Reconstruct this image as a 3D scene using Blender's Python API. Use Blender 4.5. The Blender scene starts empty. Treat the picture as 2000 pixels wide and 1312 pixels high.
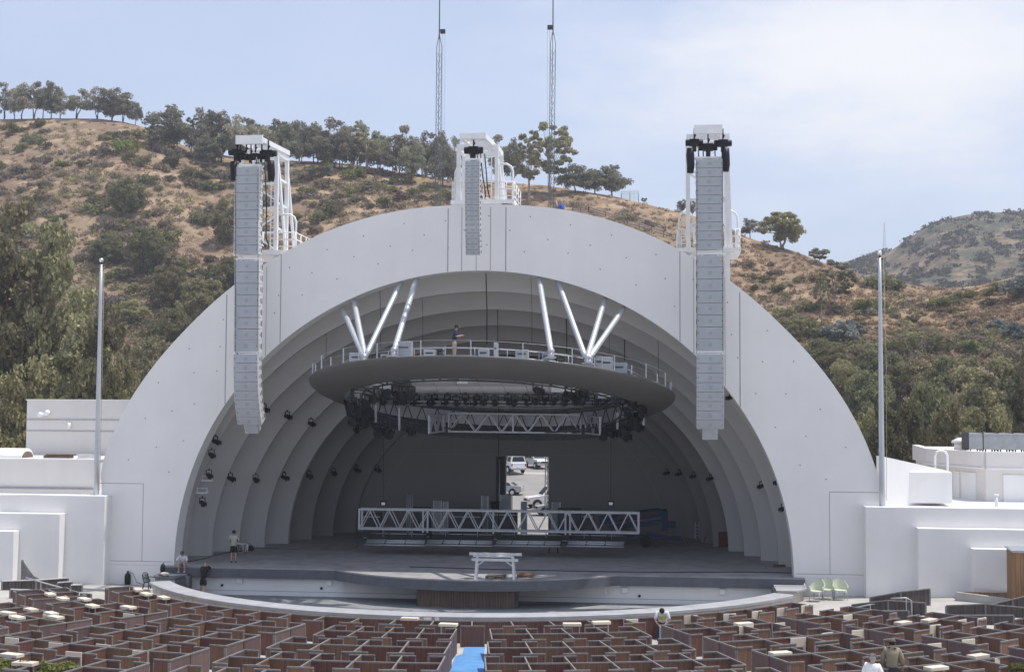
import bpy, math, random
import numpy as np
from mathutils import Vector, Matrix, noise

# ---------------------------------------------------------------- camera, world, sun
F, CX, CD, CH, YAW, PITCH, ROLL = 2600.0, 9.907, 70.27, 9.862, .114, .0556, .0054
def axes():
    cy, sy, cp, sp = math.cos(YAW), math.sin(YAW), math.cos(PITCH), math.sin(PITCH)
    f = np.array([-sy*cp, cy*cp, sp]); r = np.array([cy, sy, 0]); u = np.cross(r, f)
    cr, sr = math.cos(ROLL), math.sin(ROLL)
    return cr*r+sr*u, -sr*r+cr*u, f
AR, AU, AF = axes(); EYE = np.array([CX, -CD, CH])
S = bpy.context.scene
cam = bpy.data.cameras.new("Camera"); co = bpy.data.objects.new("Camera", cam); S.collection.objects.link(co)
cam.sensor_width = 36; cam.lens = F*36/2000; cam.clip_start = .5; cam.clip_end = 6000
m = Matrix.Identity(4)
for i in range(3):
    m[i][0], m[i][1], m[i][2], m[i][3] = AR[i], AU[i], -AF[i], EYE[i]
co.matrix_world = m; S.camera = co
S.view_settings.view_transform = 'Standard'; S.view_settings.look = 'None'; S.view_settings.exposure = 0.2; S.view_settings.gamma = 1
SUN_EL, SUN_AZ = math.radians(70), math.radians(82)          # azimuth measured from +Y towards +X
sd = Vector((math.sin(SUN_AZ)*math.cos(SUN_EL), math.cos(SUN_AZ)*math.cos(SUN_EL), math.sin(SUN_EL)))
sun = bpy.data.lights.new("sun", 'SUN'); sun.energy = 3.6; sun.angle = math.radians(.8); sun.color = (1, .955, .89)
so = bpy.data.objects.new("sun", sun); S.collection.objects.link(so); so.rotation_euler = sd.to_track_quat('Z', 'Y').to_euler()
W = bpy.data.worlds.new("World"); S.world = W; W.use_nodes = True
def build_world():
    nt = W.node_tree; N = nt.nodes; L = nt.links; N.clear()
    out = N.new('ShaderNodeOutputWorld'); bg = N.new('ShaderNodeBackground'); bg.inputs[1].default_value = .14
    sky = N.new('ShaderNodeTexSky'); sky.sky_type = 'NISHITA'; sky.sun_disc = False
    sky.sun_elevation = SUN_EL; sky.sun_rotation = SUN_AZ; sky.dust_density = 2.2; sky.air_density = 1.0; sky.ozone_density = 1.6; sky.altitude = 150
    tc = N.new('ShaderNodeTexCoord')
    # thin high cloud and marine haze: whitens the sky, strongest in a long bank to the right
    nz = N.new('ShaderNodeTexNoise'); nz.inputs['Scale'].default_value = 2.6; nz.inputs['Detail'].default_value = 8; nz.inputs['Roughness'].default_value = .58
    mp = N.new('ShaderNodeMapping'); mp.inputs['Scale'].default_value = (1, 1, 2.6)
    L.new(tc.outputs['Generated'], mp.inputs[0]); L.new(mp.outputs[0], nz.inputs['Vector'])
    def M2(op, a, b=None, c=None):
        q = N.new('ShaderNodeMath'); q.operation = op
        for k, v in enumerate((a, b, c)):
            if v is None: continue
            if isinstance(v, (int, float)): q.inputs[k].default_value = v
            else: L.new(v, q.inputs[k])
        return q.outputs[0]
    def comp(vec, c0, w):
        d_ = N.new('ShaderNodeVectorMath'); d_.operation = 'DOT_PRODUCT'; d_.inputs[1].default_value = vec; L.new(tc.outputs['Generated'], d_.inputs[0])
        return M2('DIVIDE', M2('SUBTRACT', d_.outputs['Value'], c0), w)
    uu, vv = comp(AR, .285, .21), comp(AU, .195, .088)
    dist = M2('SQRT', M2('ADD', M2('MULTIPLY', uu, uu), M2('MULTIPLY', vv, vv)))
    n2 = N.new('ShaderNodeTexNoise'); n2.inputs['Scale'].default_value = 9; n2.inputs['Detail'].default_value = 8; n2.inputs['Roughness'].default_value = .6; L.new(mp.outputs[0], n2.inputs['Vector'])
    dist = M2('ADD', dist, M2('MULTIPLY', M2('SUBTRACT', n2.outputs[0], .5), 1.5))
    mr = N.new('ShaderNodeMapRange'); mr.interpolation_type = 'SMOOTHSTEP'
    mr.inputs['From Min'].default_value = 1.45; mr.inputs['From Max'].default_value = .1; mr.inputs['To Min'].default_value = 0; mr.inputs['To Max'].default_value = .9
    L.new(dist, mr.inputs['Value'])
    mr2 = N.new('ShaderNodeMapRange'); mr2.inputs['From Min'].default_value = .3; mr2.inputs['From Max'].default_value = .75; mr2.inputs['To Min'].default_value = .42; mr2.inputs['To Max'].default_value = .62
    L.new(nz.outputs[0], mr2.inputs['Value'])
    mix = N.new('ShaderNodeMix'); mix.data_type = 'RGBA'; mix.inputs['B'].default_value = (5.15, 5.6, 7.0, 1)
    L.new(mr2.outputs[0], mix.inputs['Factor']); L.new(sky.outputs[0], mix.inputs['A'])
    mixc = N.new('ShaderNodeMix'); mixc.data_type = 'RGBA'; mixc.inputs['B'].default_value = (6.3, 6.35, 6.5, 1)
    L.new(mr.outputs[0], mixc.inputs['Factor']); L.new(mix.outputs['Result'], mixc.inputs['A']); L.new(mixc.outputs['Result'], bg.inputs[0]); L.new(bg.outputs[0], out.inputs[0])
build_world()

# ---------------------------------------------------------------- placing helpers
def ray(px, py): return AF + AR*((px-1000)/F) - AU*((py-656)/F)
def at(px, py, Y):
    v = ray(px, py); return Vector(EYE + v*((Y+CD)/v[1]))
def atz(px, py, z):
    v = ray(px, py); return Vector(EYE + v*((z-CH)/v[2]))
PC = (0.0, 5.0)                                               # centre of the pool circle
def gz(x, y):
    R = math.hypot(x-PC[0], y-PC[1]); s = max(0.0, R-19.0)
    k = min(1, max(0, (abs(x)-14.5)/2.5))*min(1, max(0, (y+9)/5))*(.30 if x > 0 else .12)
    return .15 + k + .045*s*min(1, max(0, (2.5-y)/4))
def ground(px, py, dz=0.0):
    v = ray(px, py); t = 40.0
    for _ in range(40):
        P = EYE+v*t; t += (P[2]-gz(P[0], P[1])-dz)/(-v[2])
    return Vector(EYE+v*t)

# ---------------------------------------------------------------- materials
MATS = {}
def mat(name, col, rough=.75, var=.12, scale=3.0, metal=0.0, bump=0.0, bscale=40, spec=.3, island=0.0, obj=0.0, alpha=None, coord='Object', stretch=None, trans=0.0, streak=0.0):
    if name in MATS: return MATS[name]
    M = bpy.data.materials.new(name); M.use_nodes = True; nt = M.node_tree; N = nt.nodes; L = nt.links
    b = N['Principled BSDF']; b.inputs['Roughness'].default_value = rough; b.inputs['Metallic'].default_value = metal
    b.inputs['Specular IOR Level'].default_value = spec
    tc = N.new('ShaderNodeTexCoord'); src = tc.outputs[coord]
    if coord == 'World':
        pass
    if stretch:
        mp = N.new('ShaderNodeMapping'); mp.inputs['Scale'].default_value = stretch; L.new(src, mp.inputs[0]); src = mp.outputs[0]
    nz = N.new('ShaderNodeTexNoise'); nz.inputs['Scale'].default_value = scale; nz.inputs['Detail'].default_value = 6; nz.inputs['Roughness'].default_value = .6
    L.new(src, nz.inputs['Vector'])
    mr = N.new('ShaderNodeMapRange'); mr.inputs['From Min'].default_value = .3; mr.inputs['From Max'].default_value = .7
    mr.inputs['To Min'].default_value = 1-var; mr.inputs['To Max'].default_value = 1+var
    L.new(nz.outputs[0], mr.inputs['Value']); val = mr.outputs[0]
    if streak:
        m3 = N.new('ShaderNodeMapping'); m3.inputs['Scale'].default_value = (1.6, 1.6, .07); L.new(tc.outputs[coord], m3.inputs[0]); n3 = N.new('ShaderNodeTexNoise'); n3.inputs['Scale'].default_value = 1.0; n3.inputs['Detail'].default_value = 7; n3.inputs['Roughness'].default_value = .65; L.new(m3.outputs[0], n3.inputs['Vector'])
        r3 = N.new('ShaderNodeMapRange'); r3.inputs['From Min'].default_value = .35; r3.inputs['From Max'].default_value = .7; r3.inputs['To Min'].default_value = 1+streak*.3; r3.inputs['To Max'].default_value = 1-streak; L.new(n3.outputs[0], r3.inputs['Value'])
        q3 = N.new('ShaderNodeMath'); q3.operation = 'MULTIPLY'; L.new(val, q3.inputs[0]); L.new(r3.outputs[0], q3.inputs[1]); val = q3.outputs[0]
    def mul(v, k, outsock):
        r = N.new('ShaderNodeMapRange'); r.inputs['To Min'].default_value = 1-k; r.inputs['To Max'].default_value = 1+k; L.new(outsock, r.inputs['Value'])
        q = N.new('ShaderNodeMath'); q.operation = 'MULTIPLY'; L.new(v, q.inputs[0]); L.new(r.outputs[0], q.inputs[1]); return q.outputs[0]
    if island: g = N.new('ShaderNodeNewGeometry'); val = mul(val, island, g.outputs['Random Per Island'])
    if obj: oi = N.new('ShaderNodeObjectInfo'); val = mul(val, obj, oi.outputs['Random'])
    hsv = N.new('ShaderNodeHueSaturation'); hsv.inputs['Color'].default_value = (*col, 1); L.new(val, hsv.inputs['Value']); L.new(hsv.outputs[0], b.inputs['Base Color'])
    if obj:
        r = N.new('ShaderNodeMapRange'); r.inputs['To Min'].default_value = .482; r.inputs['To Max'].default_value = .518; L.new(oi.outputs['Random'], r.inputs['Value']); L.new(r.outputs[0], hsv.inputs['Hue'])
    if bump:
        n2 = N.new('ShaderNodeTexNoise'); n2.inputs['Scale'].default_value = bscale; n2.inputs['Detail'].default_value = 4; L.new(src, n2.inputs['Vector'])
        bp = N.new('ShaderNodeBump'); bp.inputs['Strength'].default_value = bump; bp.inputs['Distance'].default_value = .05; L.new(n2.outputs[0], bp.inputs['Height']); L.new(bp.outputs[0], b.inputs['Normal'])
    if trans:
        b.inputs['Transmission Weight'].default_value = trans
    MATS[name] = M; return M
def leafmat(name, col, island=.35, obj=.3):
    M = mat(name, col, .8, .18, .35, spec=.12, island=island, obj=obj); nt = M.node_tree; N = nt.nodes; L = nt.links
    if 'tl' not in N:
        b = N['Principled BSDF']; tl = N.new('ShaderNodeBsdfTranslucent'); tl.name = 'tl'; mx = N.new('ShaderNodeMixShader'); mx.inputs[0].default_value = .38
        L.new(b.inputs['Base Color'].links[0].from_socket, tl.inputs['Color']); L.new(b.outputs[0], mx.inputs[1]); L.new(tl.outputs[0], mx.inputs[2]); L.new(mx.outputs[0], N['Material Output'].inputs['Surface'])
    return M

WHITE = mat('white_stucco', (.82, .805, .78), .8, .04, .3, streak=.022, bump=.12, bscale=25)
SOFT = mat('white_stucco_wings', (.80, .785, .765), .8, .04, .5, streak=.022, bump=.1, bscale=25)
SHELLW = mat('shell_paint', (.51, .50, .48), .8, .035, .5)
SHELL_SHADE = mat('shell_paint_shaded', (.26, .253, .243), .85, .05, .4)  # same shell paint, darkened to put the deep interior's shade into the colour
SEAM = mat('seam_dark', (.30, .30, .305), .9)
CREAM = mat('cream_wall', (.56, .50, .445), .85, .1, 1.3, bump=.2, bscale=20)
BEIGE = mat('beige_wall', (.70, .665, .63), .85, .04, .6, streak=.022)
STEELW = mat('white_painted_steel', (.80, .80, .795), .45, .06, 2.0)
SPK = mat('speaker_grey', (.40, .42, .445), .55, .07, 1.5, bump=.1, bscale=90)
SPKS = mat('speaker_side_white', (.62, .62, .61), .6, .15, 9)
BLACK = mat('black_metal', (.012, .012, .014), .5, .2, 5)
DKGREY = mat('dark_steel', (.055, .057, .062), .6, .2, 4)
ALU = mat('aluminium', (.47, .48, .50), .42, .08, 4, metal=.6)
ALUD = mat('dull_aluminium', (.42, .43, .45), .5, .08, 4, metal=.4)
CHROME = mat('polished_ball', (.75, .76, .78), .12, .02, 4, metal=1)
POLE = mat('flagpole_grey', (.50, .53, .56), .35, .04, 2, metal=.35)
MASTM = mat('mast_galvanised', (.17, .175, .18), .55, .15, 6)
DECK = mat('stage_deck', (.33, .325, .325), .7, .24, .9, bump=.05)
FASC = mat('stage_fascia', (.115, .12, .135), .6, .12, 2, streak=.1)
PITF = mat('pit_floor', (.29, .295, .30), .75, .3, .5)
CAPM = mat('pit_cap', (.36, .365, .375), .75, .14, 1.5, bump=.15)
CONC = mat('concrete', (.43, .41, .38), .85, .14, .8, bump=.2)
HALO = mat('halo_skin', (.11, .105, .098), .5, .05, .5)
WOODP = mat('brown_plywood', (.165, .085, .058), .75, .3, 2.2, stretch=(9, 9, .6), obj=.2)
WOODS = mat('purple_brown_plywood', (.145, .095, .09), .7, .2, 2.0, stretch=(7, 7, .6), obj=.15)
RAILW = mat('weathered_rail', (.205, .192, .185), .85, .22, 6)
FENCEW = mat('weathered_dark_fence', (.085, .072, .066), .9, .55, 2.5, stretch=(7, 7, .35))
PLANKW = mat('weathered_planks', (.17, .12, .092), .85, .5, 1.6, stretch=(9, 9, .3))
SLATW = mat('cedar_slats', (.27, .15, .075), .75, .4, 1.6, stretch=(9, 9, .25))
TABLEC = mat('cream_laminate', (.69, .61, .49), .5, .04, 2, obj=.1)
CARPET = mat('blue_carpet', (.11, .27, .52), .95, .2, 1.6)
GREENCH = mat('pale_green_wicker', (.56, .60, .47), .6, .1, 12)
WOODW = mat('white_painted_wood', (.62, .61, .60), .6, .15, 5)
GLASS = mat('dark_glass', (.02, .025, .03), .3, 0, 1, spec=.25)
RUBBER = mat('rubber', (.02, .02, .02), .85)
CARW = mat('white_car_paint', (.82, .82, .82), .25, .01, 1, spec=.5)
CARS = mat('silver_car_paint', (.46, .47, .48), .28, .02, 1, metal=.35, spec=.5)
CHR = mat('bright_trim', (.6, .6, .6), .25, 0, 1, metal=.8)
REDL = mat('tail_light_red', (.35, .02, .02), .3)
AMBER = mat('amber_lens', (.6, .25, .05), .3)
ASPH = mat('asphalt', (.27, .255, .24), .9, .15, .25, bump=.2)
BLUEP = mat('blue_machine_paint', (.008, .03, .085), .5, .1, 3)
GREYP = mat('grey_board', (.34, .36, .38), .7, .08, 2)
SKIN = mat('skin', (.46, .27, .20), .6, .06, 10)
BARK = mat('bark', (.13, .105, .085), .95, .3, 3)
BARKL = mat('pale_bark', (.36, .31, .26), .9, .25, 2)
GALV = mat('galvanised_duct', (.36, .38, .40), .4, .15, 2, metal=.5)
ROOFW = mat('white_roof_membrane', (.74, .74, .74), .7, .05, .7)
SEDGE = mat('sun_bleached_edge', (.62, .60, .57), .85, .1, 6)

# ---------------------------------------------------------------- mesh builder
class MB:
    def __init__(s): s.v = []; s.f = []; s.mi = []; s.m = 0; s.sm = []; s.smooth = False
    def face(s, idx): s.f.append(tuple(idx)); s.mi.append(s.m); s.sm.append(s.smooth)
    def add(s, vs, fs):
        o = len(s.v); s.v += [tuple(v) for v in vs]
        for f in fs: s.face([i+o for i in f])
        return s
    def box(s, c, d, rz=0.0, rot=None):
        c = Vector(c); h = Vector(d)*.5; R = rot or Matrix.Rotation(rz, 3, 'Z')
        vs = [c+R@Vector((x*h.x, y*h.y, z*h.z)) for x in (-1, 1) for y in (-1, 1) for z in (-1, 1)]
        return s.add(vs, [(0, 1, 3, 2), (4, 6, 7, 5), (0, 4, 5, 1), (2, 3, 7, 6), (0, 2, 6, 4), (1, 5, 7, 3)])
    def beam(s, a, b, w, h=None, up=(0, 0, 1)):
        a, b = Vector(a), Vector(b); h = h or w; d = b-a; L = d.length
        if L < 1e-6: return s
        d /= L; up = Vector(up)
        if abs(d.dot(up)) > .98: up = Vector((0, 1, 0))
        x = d.cross(up).normalized(); z = x.cross(d)
        vs = [p+x*(i*w/2)+z*(j*h/2) for p in (a, b) for i, j in ((-1, -1), (1, -1), (1, 1), (-1, 1))]
        return s.add(vs, [(3, 2, 1, 0), (4, 5, 6, 7), (0, 1, 5, 4), (1, 2, 6, 5), (2, 3, 7, 6), (3, 0, 4, 7)])
    def tube(s, pts, r, n=8, caps=True):
        pts = [Vector(p) for p in pts]; rs = r if isinstance(r, (list, tuple)) else [r]*len(pts)
        o = len(s.v); k = len(pts); sm = s.smooth; s.smooth = True
        up = Vector((.13, .21, .97))
        for i, p in enumerate(pts):
            d = (pts[min(i+1, k-1)]-pts[max(i-1, 0)]).normalized()
            x = d.cross(up)
            if x.length < .1: x = d.cross(Vector((1, 0, 0)))
            x.normalize(); y = d.cross(x)
            for j in range(n):
                a = 2*math.pi*j/n; s.v.append(tuple(p+x*(rs[i]*math.cos(a))+y*(rs[i]*math.sin(a))))
        for i in range(k-1):
            for j in range(n):
                s.face((o+i*n+j, o+i*n+(j+1) % n, o+(i+1)*n+(j+1) % n, o+(i+1)*n+j))
        s.smooth = False
        if caps: s.face([o+j for j in range(n)][::-1]); s.face([o+(k-1)*n+j for j in range(n)])
        s.smooth = sm; return s
    def ball(s, c, r, n=10, sq=(1, 1, 1)):
        c = Vector(c); o = len(s.v); sm = s.smooth; s.smooth = True; k = n//2+1
        for i in range(1, k):
            t = math.pi*i/k
            for j in range(n):
                a = 2*math.pi*j/n; s.v.append(tuple(c+Vector((r*sq[0]*math.sin(t)*math.cos(a), r*sq[1]*math.sin(t)*math.sin(a), r*sq[2]*math.cos(t)))))
        tp = len(s.v); s.v.append(tuple(c+Vector((0, 0, r*sq[2])))); bt = len(s.v); s.v.append(tuple(c-Vector((0, 0, r*sq[2]))))
        for i in range(k-2):
            for j in range(n): s.face((o+i*n+j, o+(i+1)*n+j, o+(i+1)*n+(j+1) % n, o+i*n+(j+1) % n))
        for j in range(n):
            s.face((tp, o+j, o+(j+1) % n)); s.face((bt, o+(k-2)*n+(j+1) % n, o+(k-2)*n+j))
        s.smooth = sm; return s
    def prism(s, poly, ax, a, b):
        """poly of 2-D points extruded along axis ax from a to b; 'y': (x,z), 'x': (y,z), 'z': (x,y)"""
        def P(u, v, w): return {'y': (u, w, v), 'x': (w, u, v), 'z': (u, v, w)}[ax]
        n = len(poly); vs = [P(u, v, a) for u, v in poly]+[P(u, v, b) for u, v in poly]
        fs = [tuple(range(n))[::-1], tuple(range(n, 2*n))]+[(i, (i+1) % n, n+(i+1) % n, n+i) for i in range(n)]
        return s.add(vs, fs)
    def sheet(s, rows, closed=False):
        o = len(s.v); k = len(rows[0])
        for r in rows: s.v += [tuple(p) for p in r]
        for i in range(len(rows)-1):
            for j in range(k if closed else k-1):
                s.face((o+i*k+j, o+i*k+(j+1) % k, o+(i+1)*k+(j+1) % k, o+(i+1)*k+j))
        return s
    def build(s, name, mats, parent=None, loc=None, bevel=0.0):
        me = bpy.data.meshes.new(name); mats = mats if isinstance(mats, (list, tuple)) else [mats]
        off = Vector(loc) if loc is not None else (WPOS.get(parent.name, Vector((0, 0, 0))) if parent else Vector((0, 0, 0)))
        me.from_pydata([tuple(Vector(v)-off) for v in s.v], [], s.f)
        for M in mats: me.materials.append(M)
        me.polygons.foreach_set('material_index', s.mi); me.polygons.foreach_set('use_smooth', s.sm)
        import bmesh
        bm = bmesh.new(); bm.from_mesh(me); bmesh.ops.recalc_face_normals(bm, faces=bm.faces); bm.to_mesh(me); bm.free()
        o = bpy.data.objects.new(name, me); S.collection.objects.link(o)
        if parent: o.parent = parent; WPOS[o.name] = off
        else:
            o.location = off; WPOS[o.name] = off
        if bevel:
            mo = o.modifiers.new('bevel', 'BEVEL'); mo.width = bevel; mo.segments = 2; mo.limit_method = 'ANGLE'
        return o
WPOS = {}
def tag(o, label=None, cat=None, group=None, kind=None):
    if label: o['label'] = label
    if cat: o['category'] = cat
    if group: o['group'] = group
    if kind: o['kind'] = kind
    return o
def thing(name, label, cat, loc=(0, 0, 0), group=None):
    o = bpy.data.objects.new(name, None); o.empty_display_size = .2; S.collection.objects.link(o); o.location = loc
    WPOS[o.name] = Vector(loc); return tag(o, label, cat, group)
def copy_tree(o, parent=None):
    c = o.copy(); S.collection.objects.link(c)
    if parent: c.parent = parent
    for ch in list(o.children): copy_tree(ch, c)
    return c
def place(proto, first, loc, rz=0.0, scale=None, label=None, group=None):
    """first use moves the prototype itself, later uses copy it with its parts"""
    o = proto if first else copy_tree(proto)
    o.location = loc; o.rotation_euler = (0, 0, rz)
    if scale: o.scale = scale if isinstance(scale, (tuple, list)) else (scale,)*3
    if label: o['label'] = label
    if group: o['group'] = group
    return o
ORD = ['first', 'second', 'third', 'fourth', 'fifth', 'sixth', 'seventh', 'eighth', 'ninth', 'tenth', 'eleventh', 'twelfth', 'thirteenth', 'fourteenth', 'fifteenth', 'sixteenth', 'seventeenth', 'eighteenth', 'nineteenth', 'twentieth']
def nth(i):
    if i < 20: return ORD[i]
    n = i+1; t = {2: 'twenty', 3: 'thirty', 4: 'forty', 5: 'fifty', 6: 'sixty'}[n//10]
    return t+'-'+ORD[n % 10-1] if n % 10 else {30: 'thirtieth', 40: 'fortieth', 50: 'fiftieth', 60: 'sixtieth'}[n]
random.seed(7); rng = np.random.default_rng(7)

# ---------------------------------------------------------------- ground
def gtot(x, y):
    if y < 1.3 and math.hypot(x, y-5) < 18.9 and abs(x) < 16: return -.45
    if y < 24: return gz(x, y) if math.hypot(x, y-5) < 62 else .15+.045*43*min(1, max(0, (2.5-y)/4))
    def lerp(a, b, t): return a+(b-a)*min(1, max(0, t))
    return lerp(.15, .8, (y-24)/4) + lerp(0, 1.75, (y-72)/13) + lerp(0, 1.5, (y-86)/30)
def axis(lo, hi, st, far): return [-far, -far/4, lo*2.2]+list(np.arange(lo, hi+.01, st))+[hi*2.2, far/4, far]
g = MB(); g.smooth = True
xs = axis(-72, 72, 1.5, 1500); ys = [-1500, -600, -200]+list(np.arange(-75, 130, 1.5))+[300, 700, 1500]
g.sheet([[(x, y, gtot(x, y)) for x in xs] for y in ys])
tag(g.build('ground', CONC), kind='structure')
g = MB(); g.smooth = True
g.sheet([[(x, y, gtot(x, y)+.012) for x in np.arange(-40, 61, 4)] for y in np.arange(24, 128, 2)])
tag(g.build('parking_lot', ASPH), kind='structure')

# hills: height field following the ridge line, measured as sight lines at real distances
RU = [-700, -300, 0, 100, 190, 240, 280, 330, 400, 480, 600, 680, 760, 850, 920, 1000, 1060, 1120, 1200, 1260, 1320, 1400, 1460, 1500, 1560, 1610, 1660, 1700, 1760, 1800, 1860, 1910, 1960, 2000, 2100, 2400, 2800]
RV = [190, 222, 232, 230, 232, 238, 248, 272, 298, 308, 314, 320, 333, 348, 356, 358, 362, 372, 385, 400, 415, 440, 466, 478, 495, 514, 535, 548, 552, 560, 562, 557, 545, 535, 520, 480, 450]
RY = np.interp
def ridge(u): return float(np.interp(u, RU, RV))
def ridge_y(u): return float(np.interp(u, [-700, 0, 500, 1000, 1300, 1500, 1700, 2000, 2800], [280, 275, 262, 248, 235, 215, 185, 172, 180]))
HY0, HV0, HP = 100.0, 945.0, 1.55
def hill_noise(x, y):
    p = Vector((x*.021, y*.021, 3.7)); q = Vector((x*.11, y*.11, 9.1))
    return 2.6*noise.noise(p)+1.0*noise.noise(Vector((x*.055, y*.055, 1.3)))+.42*noise.noise(q)
def hill_point(u, v):
    """point of the hill seen at pixel (u, v)"""
    vr = ridge(u); s = min(.9999, max(0, (HV0-v)/(HV0-vr))); t = 1-(1-s)**(1/HP)
    return hill_t(u, t)
def hill_t(u, t):
    vr = ridge(u); yr = ridge_y(u); tt = min(t, 1.0)
    s = 1-(1-tt)**HP; p = at(u, HV0+(vr-HV0)*s, HY0+(yr-HY0)*tt)
    if t > 1:
        e = (t-1)*150; v = ray(u, vr); p = Vector((p.x+v[0]/v[1]*e, p.y+e, p.z-e*.12-e*e*.004))
    p.z += hill_noise(p.x, p.y)*min(1, (1.02-tt)*6+.12)
    return p
h = MB(); h.smooth = True
us = np.arange(-700, 2801, 9); ts = list(np.linspace(0, 1, 110))+[1.03, 1.08, 1.15, 1.3, 1.5, 1.8]
h.sheet([[hill_t(u, t) for u in us] for t in ts])
def hill_material(name, grass, soil, sc, veg=None):
    M = bpy.data.materials.new(name); M.use_nodes = True; nt = M.node_tree; N = nt.nodes; L = nt.links; b = N['Principled BSDF']
    b.inputs['Roughness'].default_value = .95; b.inputs['Specular IOR Level'].default_value = .05
    tc = N.new('ShaderNodeTexCoord')
    def nz(s, d=6, r=.62):
        n = N.new('ShaderNodeTexNoise'); n.inputs['Scale'].default_value = s; n.inputs['Detail'].default_value = d; n.inputs['Roughness'].default_value = r; L.new(tc.outputs['Object'], n.inputs['Vector']); return n.outputs[0]
    def ramp(x, lo, hi):
        r = N.new('ShaderNodeMapRange'); r.inputs['From Min'].default_value = lo; r.inputs['From Max'].default_value = hi; L.new(x, r.inputs['Value']); return r.outputs[0]
    def mix(f, a, c):
        q = N.new('ShaderNodeMix'); q.data_type = 'RGBA'; L.new(f, q.inputs['Factor'])
        for k, v in (('A', a), ('B', c)):
            if isinstance(v, tuple): q.inputs[k].default_value = (*v, 1)
            else: L.new(v, q.inputs[k])
        return q.outputs['Result']
    c = mix(ramp(nz(.035*sc), .38, .62), grass, soil)
    c = mix(ramp(nz(.5*sc, 8, .7), .45, .72), c, tuple(k*.6 for k in soil))
    c = mix(ramp(nz(.16*sc, 5), .52, .62), c, tuple(k*1.25 for k in grass))
    if veg: c = mix(ramp(nz(.09*sc, 8, .68), .46, .56), c, veg); c = mix(ramp(nz(.3*sc, 6, .7), .52, .62), c, tuple(k*.7 for k in veg))
    L.new(c, b.inputs['Base Color'])
    bp = N.new('ShaderNodeBump'); bp.inputs['Strength'].default_value = .9; bp.inputs['Distance'].default_value = .5; L.new(nz(1.1*sc, 8, .7), bp.inputs['Height']); L.new(bp.outputs[0], b.inputs['Normal'])
    return M
HILLM = hill_material('dry_hill', (.335, .245, .16), (.24, .17, .12), 1.0)
tag(h.build('hill', HILLM), kind='structure')
# the far hill to the right, about half a kilometre behind
FU = [1500, 1600, 1660, 1700, 1740, 1770, 1800, 1830, 1860, 1900, 1950, 2000, 2100, 2300, 2700]
FV = [545, 524, 508, 499, 490, 471, 453, 437, 427, 420, 416, 415, 417, 440, 500]
FY0, FY1 = 420.0, 760.0
def far_t(u, t):
    vr = float(np.interp(u, FU, FV)); tt = min(t, 1); s = 1-(1-tt)**1.5
    p = at(u, 640+(vr-640)*s, FY0+(FY1-FY0)*tt)
    if t > 1: p.y += (t-1)*500; p.z -= (t-1)*160
    p.z += (7*noise.noise(Vector((p.x*.012, p.y*.012, .4)))+2.2*noise.noise(Vector((p.x*.045, p.y*.045, 2.4))))*min(1, (1.02-tt)*5+.1)
    return p
def far_point(u, v):
    vr = float(np.interp(u, FU, FV)); s = min(.9999, (640-v)/(640-vr)); return far_t(u, 1-(1-s)**(1/1.5))
h = MB(); h.smooth = True
h.sheet([[far_t(u, t) for u in np.arange(1440, 2701, 8)] for t in list(np.linspace(0, 1, 70))+[1.05, 1.2, 1.6]])
tag(h.build('hill', hill_material('far_dry_hill', (.25, .19, .13), (.18, .135, .095), .55, (.10, .10, .07))), kind='structure')

# ---------------------------------------------------------------- the shell
ZD = 1.35                                                       # stage level
OUT_PX = [(200, 938), (203, 925), (222, 850), (255, 775), (300, 710), (370, 635), (443, 570), (550, 500), (620, 462), (700, 432), (800, 411), (880, 402), (940, 399), (990, 400), (1080, 404), (1200, 431), (1328, 485), (1445, 560), (1500, 610), (1560, 672), (1620, 745), (1665, 810), (1700, 870), (1724, 925), (1728, 945)]
outer = [at(px, py, 0) for px, py in OUT_PX]
# both halves of the outline averaged about x = 0 so that the arch is symmetric
def polar(pts): return sorted([(math.atan2(p.z-ZD, p.x), math.hypot(p.x, p.z-ZD)) for p in pts])
po = polar(outer); pa = [a for a, r in po]; pr = [r for a, r in po]
def r_out(a):
    b = math.pi-a; lo, hi = pa[0], pa[-1]
    f = lambda q: float(np.interp(q, pa, pr))
    w = .5*(f(a)+f(b)) if lo < a < hi and lo < b < hi else f(a)
    return w
NA = 96
A0 = math.asin(5.1/20.9)-.06
def arch_pts(rx, rz, y, a0=0.0, n=NA): return [Vector((rx*math.cos(a0+(math.pi-2*a0)*i/n), y, ZD+rz*math.sin(a0+(math.pi-2*a0)*i/n))) for i in range(n+1)]
shell = thing('bandshell', 'white concrete band shell with a giant round arch over the stage', 'band shell', (0, 0, .15))
RIN, RINZ = 16.53, 15.95
sm = np.array([r_out(math.pi*i/NA) for i in range(NA+1)])
for _ in range(2): sm[1:-1] = .25*sm[:-2]+.5*sm[1:-1]+.25*sm[2:]
fa = MB()
def facade_ring(y, full=False):
    inn = arch_pts(RIN, RINZ, y)
    out = [Vector((sm[i]*math.cos(math.pi*i/NA), y, ZD+sm[i]*math.sin(math.pi*i/NA))) for i in range(NA+1)]
    for p in out:
        if p.z < 6.1: p.x = math.copysign(20.72 if p.z < 5.5 else abs(p.x), p.x)
    return inn, out
fi, fo = facade_ring(0.0); bi, bo = facade_ring(1.15)
fa.sheet([fi, fo]); fa.sheet([fo, bo]); fa.sheet([bo, bi]); fa.smooth = True; fa.sheet([bi, fi]); fa.smooth = False
for sx in (-1, 1):                                              # piers under the arch, down to the ground
    x0, x1 = sorted((sx*RIN, sx*20.72)); fa.box(((x0+x1)/2, .575, ZD/2+.02), (x1-x0, 1.15, ZD-.02))
fa.m = 1
def r_at_x(x): return ZD+math.sqrt(max(0, RIN**2-x*x))*RINZ/RIN
def zo_at_x(x):
    i = int(np.argmin([abs(p.x-x)+(100 if p.z < 4 else 0) for p in fo])); return fo[i].z
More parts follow.
